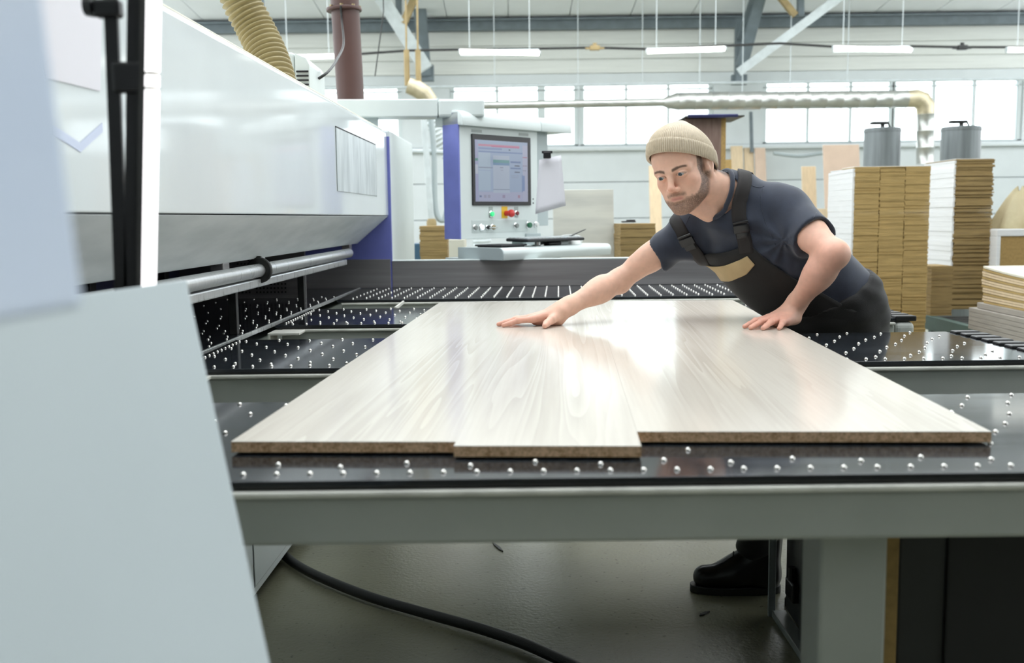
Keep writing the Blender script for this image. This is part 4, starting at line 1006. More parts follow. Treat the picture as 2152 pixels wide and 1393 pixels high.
class Field:
    def __init__(s, lo, hi, h):
        s.lo = np.array(lo, float); s.h = h; s.n = np.maximum(((np.array(hi) - s.lo) / h).astype(int) + 1, 4)
        s.ax = [(s.lo[i] + h * np.arange(s.n[i])).astype(f32) for i in range(3)]
        s.f = np.full(s.n, .2, f32)
    def _sl(s, box, m):
        o = []
        for i in range(3):
            a = int(max(0, math.floor((box[0][i] - m - s.lo[i]) / s.h))); b = int(min(s.n[i], math.ceil((box[1][i] + m - s.lo[i]) / s.h) + 1)); o.append(slice(a, max(b, a)))
        return tuple(o)
    def grid(s, sl): return s.ax[0][sl[0]][:, None, None], s.ax[1][sl[1]][None, :, None], s.ax[2][sl[2]][None, None, :]
    def add(s, fn, k=.01, m=None):
        sl = s._sl(fn.box, (m or .03) + k)
        if any(x.stop <= x.start for x in sl): return s
        s.f[sl] = smin(s.f[sl], fn(*s.grid(sl)), k); return s
    def cut(s, fn, k=.005):
        sl = s._sl(fn.box, .03 + k)
        if any(x.stop <= x.start for x in sl): return s
        s.f[sl] = -smin(-s.f[sl], fn(*s.grid(sl)), k); return s
    def apply(s, g):
        sl = (slice(None),) * 3; s.f = g(s.f, *s.grid(sl)).astype(f32); return s
    def mesh(s):
        """naive surface nets -> vertices (n,3), quads (m,4)"""
        f = s.f; ins = f < 0; n = s.n
        acc = np.zeros((*(n - 1), 3), f32); cnt_ = np.zeros(n - 1, np.uint8)
        crs = []
        for a in range(3):
            s0 = [slice(None)] * 3; s1 = [slice(None)] * 3; s0[a] = slice(0, -1); s1[a] = slice(1, None)
            f0, f1 = f[tuple(s0)], f[tuple(s1)]; c = ins[tuple(s0)] != ins[tuple(s1)]
            idx = np.argwhere(c); crs.append(idx)
            v0 = f0[c]; v1 = f1[c]; t = v0 / (v0 - v1)
            p = idx.astype(f32); p[:, a] += t
            b, d = [i for i in range(3) if i != a]
            for ob in (0, 1):
                for od in (0, 1):
                    q = idx.copy(); q[:, b] -= ob; q[:, d] -= od
                    ok = (q[:, b] >= 0) & (q[:, d] >= 0) & (q[:, b] < n[b] - 1) & (q[:, d] < n[d] - 1)
                    qq = q[ok]; np.add.at(acc, (qq[:, 0], qq[:, 1], qq[:, 2]), p[ok]); np.add.at(cnt_, (qq[:, 0], qq[:, 1], qq[:, 2]), 1)
        cells = np.argwhere(cnt_ > 0); ids = np.full(n - 1, -1, np.int64); ids[tuple(cells.T)] = np.arange(len(cells))
        V_ = acc[tuple(cells.T)] / cnt_[tuple(cells.T)][:, None]; V_ = s.lo + V_ * s.h
        Q = []
        for a in range(3):
            idx = crs[a]; b, d = (a + 1) % 3, (a + 2) % 3
            ok = (idx[:, b] > 0) & (idx[:, d] > 0) & (idx[:, b] < n[b] - 1) & (idx[:, d] < n[d] - 1); idx = idx[ok]
            def g(ob, od):
                q = idx.copy(); q[:, b] -= ob; q[:, d] -= od; return ids[q[:, 0], q[:, 1], q[:, 2]]
            quad = np.stack([g(1, 1), g(0, 1), g(0, 0), g(1, 0)], 1)
            fl_ = ~ins[idx[:, 0], idx[:, 1], idx[:, 2]]; quad[fl_] = quad[fl_][:, ::-1]; Q.append(quad)
        Q = np.concatenate(Q); Q = Q[(Q >= 0).all(1)]
        return V_, Q
def np_mesh(name, V_, Q, colors=None):
    me = bpy.data.meshes.new(name); me.vertices.add(len(V_)); me.vertices.foreach_set('co', np.asarray(V_, f32).ravel())
    me.loops.add(len(Q) * 4); me.loops.foreach_set('vertex_index', Q.astype(np.int32).ravel())
    me.polygons.add(len(Q)); me.polygons.foreach_set('loop_start', (np.arange(len(Q)) * 4).astype(np.int32)); me.polygons.foreach_set('loop_total', np.full(len(Q), 4, np.int32))
    me.update(calc_edges=True); me.validate()
    me.polygons.foreach_set('use_smooth', np.ones(len(me.polygons), bool))
    if colors is not None:
        ca = me.color_attributes.new('tint', 'FLOAT_COLOR', 'POINT'); c4 = np.ones((len(V_), 4), f32); c4[:, :3] = colors; ca.data.foreach_set('color', c4.ravel())
    return me
def relax(V_, Q, it=2, lam=.5):
    e = np.concatenate([Q[:, [0, 1]], Q[:, [1, 2]], Q[:, [2, 3]], Q[:, [3, 0]]]); e = np.concatenate([e, e[:, ::-1]])
    c = np.bincount(e[:, 0], minlength=len(V_)).astype(float)
    for _ in range(it):
        av = np.stack([np.bincount(e[:, 0], weights=V_[e[:, 1], i], minlength=len(V_)) for i in range(3)], 1) / np.maximum(c, 1)[:, None]
        V_ = V_ + lam * (av - V_)
    return V_
def vnoise(P, s, seed=0):
    """cheap smooth pseudo-noise from sines, -1..1"""
    rs_ = np.random.RandomState(seed); o = 0
    for i in range(5):
        d = rs_.normal(size=3) * s * (1 + .7 * i); o = o + np.sin(P @ d + rs_.uniform(0, 6)) / (1 + .4 * i)
    return o / 2.6

def skin_mat():
    m = bpy.data.materials.new('skin'); m.use_nodes = True; MATS['skin'] = m
    nt = m.node_tree; b = nt.nodes['Principled BSDF']; N = nt.nodes.new; L = nt.links.new
    at_ = N('ShaderNodeAttribute'); at_.attribute_name = 'tint'
    tc = N('ShaderNodeTexCoord'); nz = N('ShaderNodeTexNoise'); nz.inputs['Scale'].default_value = 60; nz.inputs['Detail'].default_value = 5
    L(tc.outputs['Object'], nz.inputs['Vector'])
    mr = N('ShaderNodeMapRange'); mr.inputs['To Min'].default_value = .86; mr.inputs['To Max'].default_value = 1.12; L(nz.outputs[0], mr.inputs[0])
    mx = N('ShaderNodeMix'); mx.data_type = 'RGBA'; mx.blend_type = 'MULTIPLY'; mx.inputs[0].default_value = 1
    L(at_.outputs['Color'], mx.inputs[6]); L(mr.outputs[0], mx.inputs[7]); L(mx.outputs[2], b.inputs['Base Color'])
    b.inputs['Roughness'].default_value = .48; b.inputs['Specular IOR Level'].default_value = .35
    b.inputs['Subsurface Weight'].default_value = .12; b.inputs['Subsurface Radius'].default_value = (.012, .005, .003); b.inputs['Subsurface Scale'].default_value = .6
    bp = N('ShaderNodeBump'); bp.inputs['Strength'].default_value = .12; bp.inputs['Distance'].default_value = .001
    n2 = N('ShaderNodeTexNoise'); n2.inputs['Scale'].default_value = 500; L(tc.outputs['Object'], n2.inputs['Vector']); L(n2.outputs[0], bp.inputs['Height']); L(bp.outputs[0], b.inputs['Normal'])
skin_mat()
M('shirt_navy', (0.024, 0.032, 0.056), .8, var=.18, scale=30, bump=.25, bscale=700, sheen=.25)
M('overall_black', (0.0085, 0.008, 0.0085), .75, var=.3, scale=14, bump=.3, bscale=500, sheen=.08)
M('strap_black', (0.014, 0.011, 0.011), .7, bump=.3, bscale=900)
M('buckle', (0.010, 0.011, 0.013), .3)
M('pocket_tan', (0.55, 0.41, 0.22), .75, var=.1, scale=30, bump=.3, bscale=600)
M('beanie_knit', (0.62, 0.53, 0.40), .85, color2=(0.55, 0.465, 0.345), scale=90, bump=.5, bscale=420, sheen=.3)
M('boot_leather', (0.006, 0.006, 0.007), .28, bump=.2, bscale=90)
M('eye_white', (.40, .37, .36), .3); M('iris', (.055, .085, .105), .15); M('pupil', (.004, .004, .005), .12)
M('lace', (.02, .018, .016), .7)

# ---- pose
Jp = dict(pelvis=at(1745, 640, 3.10), neck=at(1532, 408, 3.02), shL=at(1652, 442, 3.0), shR=at(1450, 486, 3.12), elL=at(1752, 535, 2.80),
          wrL=at(1664, 650, 2.93), elR=at(1300, 590, 3.12), wrR=at(1180, 651, 3.0))
yaw, pit, rol = .5672, .2736, .1895
hf = np.array([-math.sin(yaw), -math.cos(yaw), 0]); hl = np.array([math.cos(yaw), -math.sin(yaw), 0]); hu = np.array([0, 0, 1.0])
HF = math.cos(pit) * hf - math.sin(pit) * hu; hu2 = math.sin(pit) * hf + math.cos(pit) * hu
HL = math.cos(rol) * hl + math.sin(rol) * hu2; HU = -math.sin(rol) * hl + math.cos(rol) * hu2
HC = at(1433.8, 353.9, 2.9715)
def h2w(P): P = np.asarray(P, float); return HC + P[..., 0:1] * HL + P[..., 1:2] * HF + P[..., 2:3] * HU
def w2h(p): d = np.asarray(p, float) - HC; return np.array([d @ HL, d @ HF, d @ HU])
per = empty('person', [Jp['pelvis'][0], Jp['pelvis'][1], 0], 'bearded worker in cream beanie and black bib overalls leaning over the boards', 'person')
SKIN = np.array([.77, .475, .355])
BV, BQ, BC, boff = [], [], [], 0
def add_body(V_, Q, C):
    global boff
    BV.append(V_); BQ.append(Q + boff); BC.append(C); boff += len(V_)

# ---- head and neck (local: x his left, y forward, z up; origin between the ears at eye height)
nb = w2h(Jp['neck'])
hd = Field((-.105, -.20, -.215), (.185, .135, .135), .0017)
hd.add(ell((0, -.015, .035), (.076, .096, .086)), .01)
hd.add(ell((0, .026, -.030), (.057, .060, .078)), .03)
hd.add(ell((0, .042, .040), (.060, .046, .050)), .03)
for s in (-1, 1):
    hd.add(cone((s * .050, .004, -.045), (s * .041, .024, -.078), .016, .015), .022)
    hd.add(cone((s * .041, .024, -.078), (s * .014, .069, -.101), .015, .016), .022)
    hd.add(ell((s * .040, .051, -.025), (.022, .025, .019)), .022)
    hd.add(ell((s * .043, .017, -.050), (.016, .030, .034)), .025)
    hd.add(ell((s * .026, .048, -.064), (.019, .026, .032)), .03)
    hd.add(cone((s * .047, .068, .012), (s * .013, .086, .011), .0095, .0100), .013)
hd.add(ell((0, .070, -.101), (.023, .021, .017)), .02)
hd.add(ell((0, .066, -.066), (.031, .024, .026)), .02)
for s in (-1, 1):
    hd.cut(ell((s * .031, .099, -.003), (.0175, .021, .0125)), .012)
hd.add(cone((0, .083, .012), (0, .106, -.032), .0070, .0095), .010)
hd.add(ell((0, .1065, -.0365), (.0105, .0115, .0095)), .006)
for s in (-1, 1): hd.add(ell((s * .0125, .0965, -.0410), (.0080, .0105, .0072)), .005)
for s in (-1, 1): hd.cut(ell((s * .0068, .1060, -.0480), (.0040, .0060, .0032)), .003)
hd.add(ell((0, .0862, -.0640), (.0225, .0075, .0040)), .005); hd.add(ell((0, .0852, -.0735), (.0185, .0078, .0046)), .005)
hd.cut(cone((-.023, .0890, -.0690), (0, .0945, -.0685), .0013, .0016), .003); hd.cut(cone((.023, .0890, -.0690), (0, .0945, -.0685), .0013, .0016), .003)
hd.cut(ell((0, .0925, -.0845), (.016, .006, .004)), .008)
for s in (-1, 1):
    hd.add(ell((s * .031, .0770, -.002), (.0150, .0146, .0125)), .004)
    hd.cut(ell((s * .0315, .0930, -.0022), (.0128, .0115, .0041)), .0018)
    # ears
    th = .25; Re = [[1, s * .35, 0], [-s * .35, 1, .25], [0, -.25, 1]]; Re = [np.array(v) / np.linalg.norm(v) for v in Re]
    hd.add(ell((s * .0785, -.010, -.010), (.0085, .0185, .0310), Re), .006)
    hd.cut(ell((s * .0880, -.006, -.006), (.0060, .0105, .0190), Re), .004)
    hd.add(ell((s * .078, .000, -.014), (.006, .005, .007)), .004)
hd.add(cone((0, -.030, -.045), nb + [0, 0, -.0], .056, .057), .025)
hd.add(cone((.055, -.020, -.045), nb + [-.035, .055, -.025], .020, .020), .02)
hd.add(cone((-.05, -.020, -.045), nb + [-.07, .055, -.02], .020, .020), .02)
hd.add(cone((-.005, .035, -.095), nb + [-.05, .07, -.035], .022, .02), .03)
hd.add(cone(nb, nb + [.03, -.03, -.05], .056, .050), .02)
HV, HQ = hd.mesh(); HV = relax(HV, HQ, 1, .4)
x, y, z = HV[:, 0], HV[:, 1], HV[:, 2]; axn = np.abs(x)
nz1 = vnoise(HV, 260, 1); nz2 = np.random.RandomState(4).normal(size=len(HV)); nz2 = relax(np.stack([nz2] * 3, 1), HQ, 1, .6)[:, 0] * 1.6
def sstep(a, b, v): t = np.clip((v - a) / (b - a), 0, 1); return t * t * (3 - 2 * t)
Ccol = np.repeat(SKIN[None], len(HV), 0)
red = np.clip(np.exp(-(((axn - .045) / .022) ** 2 + ((z + .03) / .02) ** 2)) * .5 + np.exp(-((axn / .016) ** 2 + ((z + .037) / .012) ** 2)) * (y > .09) * .8, 0, 1) * (y > .03)
Ccol = Ccol * (1 - red[:, None] * [.02, .20, .22])
# beard: jaw, chin, moustache; bare cheeks and lips
line = np.maximum(-.022 - 1.15 * np.clip(y - .018, 0, .2), -.072)
low = -.088 - .55 * (y - .012) - .010
bd = sstep(.007, -.007, z - line + .003 * nz1) * sstep(-.008, .010, y + .1 * (z + .05)) * sstep(-.010, .008, z - low + .003 * nz1)
bd *= (z < -.005)
mou = np.exp(-(((z + .0555 + .15 * axn) / .0068) ** 2)) * sstep(.034, .026, axn) * (y > .066)
bd = np.maximum(bd * sstep(.0, .012, np.sqrt((axn / 1.8) ** 2 + (z + .066) ** 2) - .004), mou * .9)
side = sstep(.058, .064, axn) * sstep(.006, .016, y) * sstep(.042, .034, y) * (z > -.06)
bd = np.maximum(bd, side * .95)
lip = np.exp(-((np.maximum(axn - .012, 0) / .008) ** 2)) * np.exp(-(((z + .0685) / .0062) ** 4)) * (y > .076)
bd = np.clip(bd * (.92 + .13 * nz2), 0, 1) * (1 - lip)
fade = .80 + .2 * sstep(.02, .06, axn)
Ccol = Ccol * (1 - (bd * .90 * fade)[:, None]) + np.array([.085, .052, .036]) * (bd * .90 * fade)[:, None]
Ccol = Ccol * (1 - lip[:, None] * .75) + np.array([.50, .20, .17]) * lip[:, None] * .75
bz = .0135 + .005 * np.sin(np.clip((axn - .010) / .042, 0, 1) * 2.6) - .03 * np.clip(axn - .040, 0, .1)
brow = np.exp(-(((z - bz) / np.where(axn < .03, .0046, .0034)) ** 4)) * sstep(.009, .014, axn) * sstep(.056, .048, axn) * (y > .05)
Ccol = Ccol * (1 - .88 * brow[:, None]) + np.array([.06, .038, .027]) * .88 * brow[:, None]
lash = np.exp(-(((np.sqrt(((axn - .0312) / .0136) ** 2 + ((z + .0018) / .0056) ** 2) - 1) / .16) ** 2)) * (y > .07) * (z > -.004)
Ccol = Ccol * (1 - .6 * lash[:, None]) + np.array([.05, .03, .025]) * .6 * lash[:, None]
hair = sstep(.030, .015, y) * sstep(-.030, .0, z - .1 * y) * (axn < .078) + sstep(-.055, -.075, y) * sstep(-.085, -.05, z)
hair = np.clip(hair, 0, 1) * (np.abs(z + .01) > -1)
ear = np.exp(-(((axn - .082) / .009) ** 2)) * (np.abs(y + .008) < .03) * (np.abs(z + .01) < .04); hair = hair * (1 - np.clip(ear * 2, 0, 1))
Ccol = Ccol * (1 - .9 * hair[:, None]) + np.array([.05, .033, .026]) * .9 * hair[:, None]
add_body(h2w(HV), HQ[:, ::-1], Ccol)
# eyes
for s in (-1, 1):
    c = np.array([s * .031, .0778, -.0015]); look = np.array([-.10, 1, -.14]); look /= np.linalg.norm(look)
    def eyepart(r0, a0, a1, name, mat, parent, push=0.0, n=24, m=10):
        u = np.cross(look, [0, 0, 1]); u /= np.linalg.norm(u); w = np.cross(u, look); rows = []
        for i in range(m + 1):
            a = a0 + (a1 - a0) * i / m
            rows.append([h2w(c + (r0 + push) * (look * math.cos(a) + (u * math.cos(t) + w * math.sin(t)) * math.sin(a))) for t in np.linspace(0, 2 * math.pi, n)])
        b = MB(); b.quadgrid(rows); bmesh.ops.remove_doubles(b.bm, verts=b.bm.verts, dist=1e-6); return b.build(name, mat, parent, smooth=3.2)
    ey = eyepart(.0126, .49, math.pi, 'eye', 'eye_white', per); eyepart(.0126, .19, .51, 'iris', 'iris', ey, .0001); eyepart(.0126, .0, .2, 'pupil', 'pupil', ey, .0002)

# ---- arms and hands
def hand(F, wrist, d2, side, thumb, splay):
    """side +1: thumb to the left of heading d2 (seen from above)"""
    d2 = np.array(d2, float) / np.linalg.norm(d2); t2 = np.array([-d2[1], d2[0]]) * side
    def P(x, y, z): q = wrist[:2] + d2 * x + t2 * y; return (q[0], q[1], ZT + z)
    kn = [(.090, .029, .022), (.094, .009, .0245), (.090, -.011, .0235), (.080, -.029, .020)]
    ln = [(.043, .026, .021), (.047, .030, .022), (.043, .028, .022), (.033, .021, .019)]
    wz_ = wrist[2] - ZT
    for i, (k, l, a) in enumerate(zip(kn, ln, splay)):
        F.add(cone(P(.0, k[1] * .55, wz_ - .004), P(*k), .0165, .0105 - .0008 * (i == 3)), .014)
        ca, sa = math.cos(a), math.sin(a); r = (.0098, .0092, .0080, .0066) if i != 3 else (.0086, .0080, .0070, .0058)
        p = [np.array(k)]
        for j, L_ in enumerate(l):
            zt_ = (.0195, .0118, .0066)[j] if i != 3 else (.0170, .0105, .0058)[j]
            dz = zt_ - p[-1][2]; h_ = math.sqrt(max(L_ ** 2 - dz ** 2, 1e-6)); p.append(p[-1] + np.array([ca * h_, sa * h_, dz]))
        for j in range(3): F.add(cone(P(*p[j]), P(*p[j + 1]), r[j], r[j + 1]), .0035 if j else .007)
        F.add(cone(P(*p[1]), P(*p[1]), r[1] * 1.04, r[1] * 1.04), .004)
    F.add(cone(P(.012, .0, .018), P(.075, .0, .016), .022, .016), .015)
    F.add(cone(P(.012, -.022, .020), P(.066, -.026, .015), .016, .012), .012)
    tp = thumb; rr = (.0165, .0128, .0108, .0080)
    for j in range(3): F.add(cone(P(*tp[j]), P(*tp[j + 1]), rr[j], rr[j + 1]), .008 if j == 0 else .004)
    return P
def arm(sh, el, wr, d2, side, thumb, splay, elbow_out, g=1.0):
    sh, el, wr = map(np.array, (sh, el, wr)); a = el + (sh - el) * .85; allp = np.stack([a, el, wr, wr + np.array([d2[0], d2[1], 0]) * .22])
    lo, hi = allp.min(0) - .10, allp.max(0) + .10; lo[2] = max(lo[2], ZT - .004)
    lo[2] = ZT - .006
    F = Field(lo, hi, .0023)
    F.add(cone(sh, el + (sh - el) * .45, .050 * g, .046 * g), .01); F.add(cone(el + (sh - el) * .5, el, .046 * g, .039 * g), .02)
    bic = el + (sh - el) * .5 + elbow_out * -.014; F.add(cone(bic + (sh - el) * .15, bic - (sh - el) * .22, .036 * g, .028 * g), .03)
    F.add(cone(el, el + (wr - el) * .35, .039 * g, .040 * g), .025); F.add(cone(el + (wr - el) * .3, wr, .040 * g, .0255), .03)
    F.add(cone(el + elbow_out * .010, el + elbow_out * .012, .024 * g, .024 * g), .03)
    fa = el + (wr - el) * .25; F.add(cone(fa + np.cross(elbow_out, (wr - el) / np.linalg.norm(wr - el)) * .012, el + (wr - el) * .5, .034, .028), .02)
    P = hand(F, wr, d2, side, thumb, splay)
    F.add(cone(wr + (el - wr) * .12, np.array(P(.02, 0, (wr[2] - ZT) * .75)), .026, .022), .02)
    # palm rests on the board
    F.apply(lambda f, X, Y, Z: np.maximum(f, (ZT + .0006) - Z))
    V_, Q = F.mesh(); V_ = relax(V_, Q, 1, .4)
    C = np.repeat(SKIN[None], len(V_), 0) * (1 + .05 * vnoise(V_, 40, 5))[:, None]
    dw = np.linalg.norm(V_ - wr, axis=1); hd_ = ((V_ - wr)[:, :2] @ (np.array(d2) / np.linalg.norm(d2)))
    rd = sstep(.0, .10, hd_); C = C * (1 - rd[:, None] * np.array([.04, .17, .15]))
    add_body(V_, Q, C); return P
thR = [(.016, .022, .030), (.036, .050, .021), (.052, .074, .0135), (.060, .096, .0090)]
thL = [(.018, .020, .030), (.045, .048, .020), (.070, .066, .0125), (.092, .074, .0085)]
PR = arm(Jp['shR'], Jp['elR'], Jp['wrR'], (-1, -.06), 1, thR, (.10, .0, -.08, -.20), np.array([.3, .25, -.9]), .84)
PL = arm(Jp['shL'], Jp['elL'], Jp['wrL'], (-.74, -.67), -1, thL, (.14, .03, -.12, -.34), np.array([.8, -.3, .3]), .95)
# ---- torso frame and fields
PV, NK, SL, SR = Jp['pelvis'], Jp['neck'], Jp['shL'], Jp['shR']
tu = (SL - SR); tu /= np.linalg.norm(tu)
mid = (SL + SR) / 2; spine = mid - PV; tv = spine - tu * (spine @ tu); tv /= np.linalg.norm(tv); tw = np.cross(tu, tv)
chestc = PV + (mid - PV) * .66 + tw * .0; belly = PV + (mid - PV) * .33
def axes(bend):
    """local axes with the side bend of the spine blended in"""
    v = tv * (1 - bend) + bend * (spine / np.linalg.norm(spine)); v /= np.linalg.norm(v); u = tu - v * (tu @ v); u /= np.linalg.norm(u); return [u, v, np.cross(u, v)]
TOR = [(ell(chestc, (.164, .18, .117), axes(.5)), .01), (ell(belly, (.155, .17, .111), axes(.9)), .06),
       (ell(PV + np.array([0, 0, -.01]), (.160, .125, .118), axes(.8)), .05),
       (cone(NK + (SL - NK) * .25 - tv * .010 - tw * .02, SL - tu * .02, .062, .056), .05), (cone(NK + (SR - NK) * .25 - tv * .03, SR + tu * .02, .058, .052), .05),
       (cone(SL, SL - tu * .02 - tv * .05, .058, .055), .04), (cone(SR, SR + tu * .02 - tv * .05, .058, .055), .04),
       (ell(chestc + tw * .055 + tu * .07 + tv * .04, (.075, .07, .05), axes(.3)), .04), (ell(chestc + tw * .055 - tu * .07 + tv * .04, (.075, .07, .05), axes(.3)), .04),
       (cone(NK, NK - tv * .06, .062, .09), .04)]
def torso(X, Y, Z, off=0.0):
    d = None
    for fn, k in TOR:
        v = fn(X, Y, Z); d = v if d is None else smin(d, v, k)
    return d - off
def torso_pts(P): P = np.asarray(P, f32); return torso(P[..., 0], P[..., 1], P[..., 2])
# body core joins head, arms and hips under the clothes
allp = np.stack([PV, NK, SL, SR]); F = Field(allp.min(0) - .16, allp.max(0) + .12, .008)
F.apply(lambda f, X, Y, Z: torso(X, Y, Z, -.012)); V_, Q = F.mesh(); add_body(V_, Q, np.repeat(SKIN[None], len(V_), 0))
body = link_mesh('body', np_mesh('body', np.concatenate(BV), np.concatenate(BQ), np.concatenate(BC)), 'skin', per)

# ---- T-shirt
lo, hi = allp.min(0) - .20, allp.max(0) + .17
lo = np.minimum(lo, np.stack([Jp['elR'], Jp['elL']]).min(0) - .05); hi = np.maximum(hi, np.stack([Jp['elL'], SR]).max(0) + .08); lo[2] = max(lo[2], .90)
sh_ = Field(lo, hi, .0042)
sh_.apply(lambda f, X, Y, Z: torso(X, Y, Z, .006))
hemL = SL + (Jp['elL'] - SL) * .60; hemR = SR + (Jp['elR'] - SR) * .50
sh_.add(cone(SL, hemL + (hemL - SL) * .3, .062, .064), .03); sh_.add(cone(SR, hemR + (hemR - SR) * .3, .055, .050), .03)
sh_.add(cone(SL - tv * .035, hemL - tv * .008, .056, .056), .03); sh_.add(cone(SR - tv * .02, hemR - tv * .012, .046, .044), .03)
def hemcut(f, X, Y, Z, hem, sh, el, tilt):
    ax_ = (el - sh) / np.linalg.norm(el - sh); ax_ = ax_ + tilt; ax_ /= np.linalg.norm(ax_)
    pl = (X - hem[0]) * ax_[0] + (Y - hem[1]) * ax_[1] + (Z - hem[2]) * ax_[2]
    near = np.sqrt((X - hem[0]) ** 2 + (Y - hem[1]) ** 2 + (Z - hem[2]) ** 2) < .11
    return np.where(near, np.maximum(f, pl), f)
sh_.apply(lambda f, X, Y, Z: hemcut(f, X, Y, Z, hemL, SL, Jp['elL'], np.array([.0, .0, .05])))
sh_.apply(lambda f, X, Y, Z: hemcut(f, X, Y, Z, hemR, SR, Jp['elR'], np.array([0, 0, .0])))
def wrinkle(f, X, Y, Z):
    P0 = (SL + chestc) / 2
    a = (X - PV[0]) * tv[0] + (Y - PV[1]) * tv[1] + (Z - PV[2]) * tv[2]; u = (X - PV[0]) * tu[0] + (Y - PV[1]) * tu[1] + (Z - PV[2]) * tu[2]
    w1 = np.sin(a * 58 + u * 40 + 2.2 * np.sin(u * 21 + a * 9)) * .0030 + np.sin(a * 33 - u * 71 + 1.5 * np.sin(a * 25)) * .0022
    rL = np.sqrt((X - SL[0] + .03) ** 2 + (Y - SL[1]) ** 2 + (Z - SL[2] + .09) ** 2)
    fold = np.sin(np.arctan2(Z - SL[2] + .09, X - SL[0] + .03) * 9 + rL * 25) * .005 * np.exp(-(rL / .11) ** 2)
    return f + w1 + fold
sh_.apply(wrinkle)
# sleeve openings and neck hole
sh_.cut(cone(hemL - (Jp['elL'] - SL) * .06, hemL + (Jp['elL'] - SL) * .4, .050, .054), .004)
sh_.cut(cone(hemR - (Jp['elR'] - SR) * .10, hemR + (Jp['elR'] - SR) * .4, .044, .047), .004)
hdn = h2w(np.array([0, -.03, -.05]))
nax = (hdn - NK) / np.linalg.norm(hdn - NK)
sh_.cut(cone(NK + nax * .022 + tw * .018, NK + nax * .20 + tw * .0, .0630, .080), .006)
sh_.apply(lambda f, X, Y, Z: np.maximum(f, .93 - Z))
V_, Q = sh_.mesh(); V_ = relax(V_, Q, 2, .5)
shirt = link_mesh('t_shirt', np_mesh('t_shirt', V_, Q), 'shirt_navy', per)
# sleeve and yoke seams, laid on the cloth
from mathutils.bvhtree import BVHTree
bvh = BVHTree.FromPolygons([Vector(v) for v in V_], [tuple(int(i) for i in q) for q in Q])
def on_shirt(px, py):
    r = V(ray(px, py)).normalized(); h = bvh.ray_cast(V(CAM), r); return (np.array(h[0]) - np.array(r) * .0004) if h[0] is not None else None
for path in ([(1612, 380), (1603, 395), (1599, 415), (1601, 440), (1608, 465), (1618, 490), (1630, 515)], [(1575, 388), (1586, 392), (1598, 394), (1606, 390)], [(1449, 455), (1440, 475), (1437, 500), (1440, 525)],
             [(1716, 447), (1707, 462), (1694, 480), (1680, 496), (1668, 507)]):
    pts = [on_shirt(*q) for q in path]; pts = [q for q in pts if q is not None]
    if len(pts) > 2: MB().tube(smooth_path(pts, 6), .0011, 6).build('seam', 'shirt_navy', shirt, smooth=3)
# collar rib
def project(P, off, fn=torso_pts, it=12):
    P = np.array(P, float)
    for _ in range(it):
        e = 1e-3; d = fn(P) - off; g = np.stack([fn(P + e * np.eye(3)[i]) - fn(P - e * np.eye(3)[i]) for i in range(3)], -1); n_ = g / (np.linalg.norm(g, axis=-1, keepdims=True) + 1e-9); P = P - n_ * np.clip(d, -.03, .03)[..., None]
    return P, n_
cr_ = []
e1 = np.cross(nax, [0, 1, 0]); e1 /= np.linalg.norm(e1); e2 = np.cross(nax, e1)
for t in np.linspace(0, 2 * math.pi, 49)[:-1]: cr_.append(NK + nax * .020 + tw * .018 + (e1 * math.cos(t) + e2 * math.sin(t)) * .068)
cr_, _n = project(np.array(cr_), .008); cr_ = list(cr_) + [cr_[0], cr_[1]]
MB().tube(cr_, .0075, 8).build('collar', 'shirt_navy', shirt, smooth=3.2)
# ---- trousers, bib, straps, pocket
HR = PV + np.array([-.075, .01, -.05]); HLg = PV + np.array([.07, -.01, -.05])
ANR = np.array([.80, 3.215, .13]); KR = np.array([.86, 3.10, .50]); ANL = np.array([1.07, 3.14, .13]); KL = np.array([1.075, 3.09, .50])
tf = Field((.62, 2.88, .05), (1.28, 3.36, 1.12), .0065)
wl_n = np.array([-.52, -.22, .82]); wl_n /= np.linalg.norm(wl_n); wl_p = at(1765, 585, 3.1)
tf.apply(lambda f, X, Y, Z: np.maximum(torso(X, Y, Z, .013), (X - wl_p[0]) * wl_n[0] + (Y - wl_p[1]) * wl_n[1] + (Z - wl_p[2]) * wl_n[2]))
for a, b, c in ((HR, KR, ANR), (HLg, KL, ANL)):
    tf.add(cone(a, b, .098, .072), .05); tf.add(cone(b, c + [0, 0, .03], .072, .062), .03)
tf.add(ell(PV + np.array([.075, .03, -.055]), (.10, .095, .11)), .05)
tf.apply(lambda f, X, Y, Z: f + np.sin(X * 60 + Z * 85 + 2 * np.sin(Z * 30)) * .0016 + np.sin(X * 30 - Z * 95 + Y * 40) * .0016)
tf.apply(lambda f, X, Y, Z: np.maximum(f, .10 - Z))
V_, Q = tf.mesh(); V_ = relax(V_, Q, 2, .5); ov = link_mesh('overalls', np_mesh('overalls', V_, Q), 'overall_black', per)
def hit(px, py, off=0.0):
    """where the ray through the pixel meets the chest"""
    r = ray(px, py); r = r / np.linalg.norm(r); t = 2.4; best = (9, t)
    for _ in range(80):
        d = float(torso_pts(CAM + r * t)) - off
        if d < best[0]: best = (d, t)
        if d < 2e-4: return CAM + r * t
        t += max(d * .8, 2e-4)
        if t > 4: break
    return project((CAM + r * best[1])[None], off)[0][0]
def loc(p): d = np.asarray(p) - PV; return np.array([d @ tu, d @ tv, d @ tw])
def onchest(u, v, off):
    """march from in front of the chest to the surface at torso coordinates u, v"""
    p = PV + tu * u + tv * v + tw * .35; t = 0
    for _ in range(60):
        d = float(torso_pts(p - tw * t)) - off
        if d < 2e-4: break
        t += max(d * .8, 2e-4)
        if t > .5: return None
    return p - tw * t
bl, br = loc(hit(1474, 534)), loc(hit(1574, 508)); wl_, wr_ = loc(hit(1590, 628)), loc(hit(1690, 590))
rows_ = []; NR, NC = 26, 20
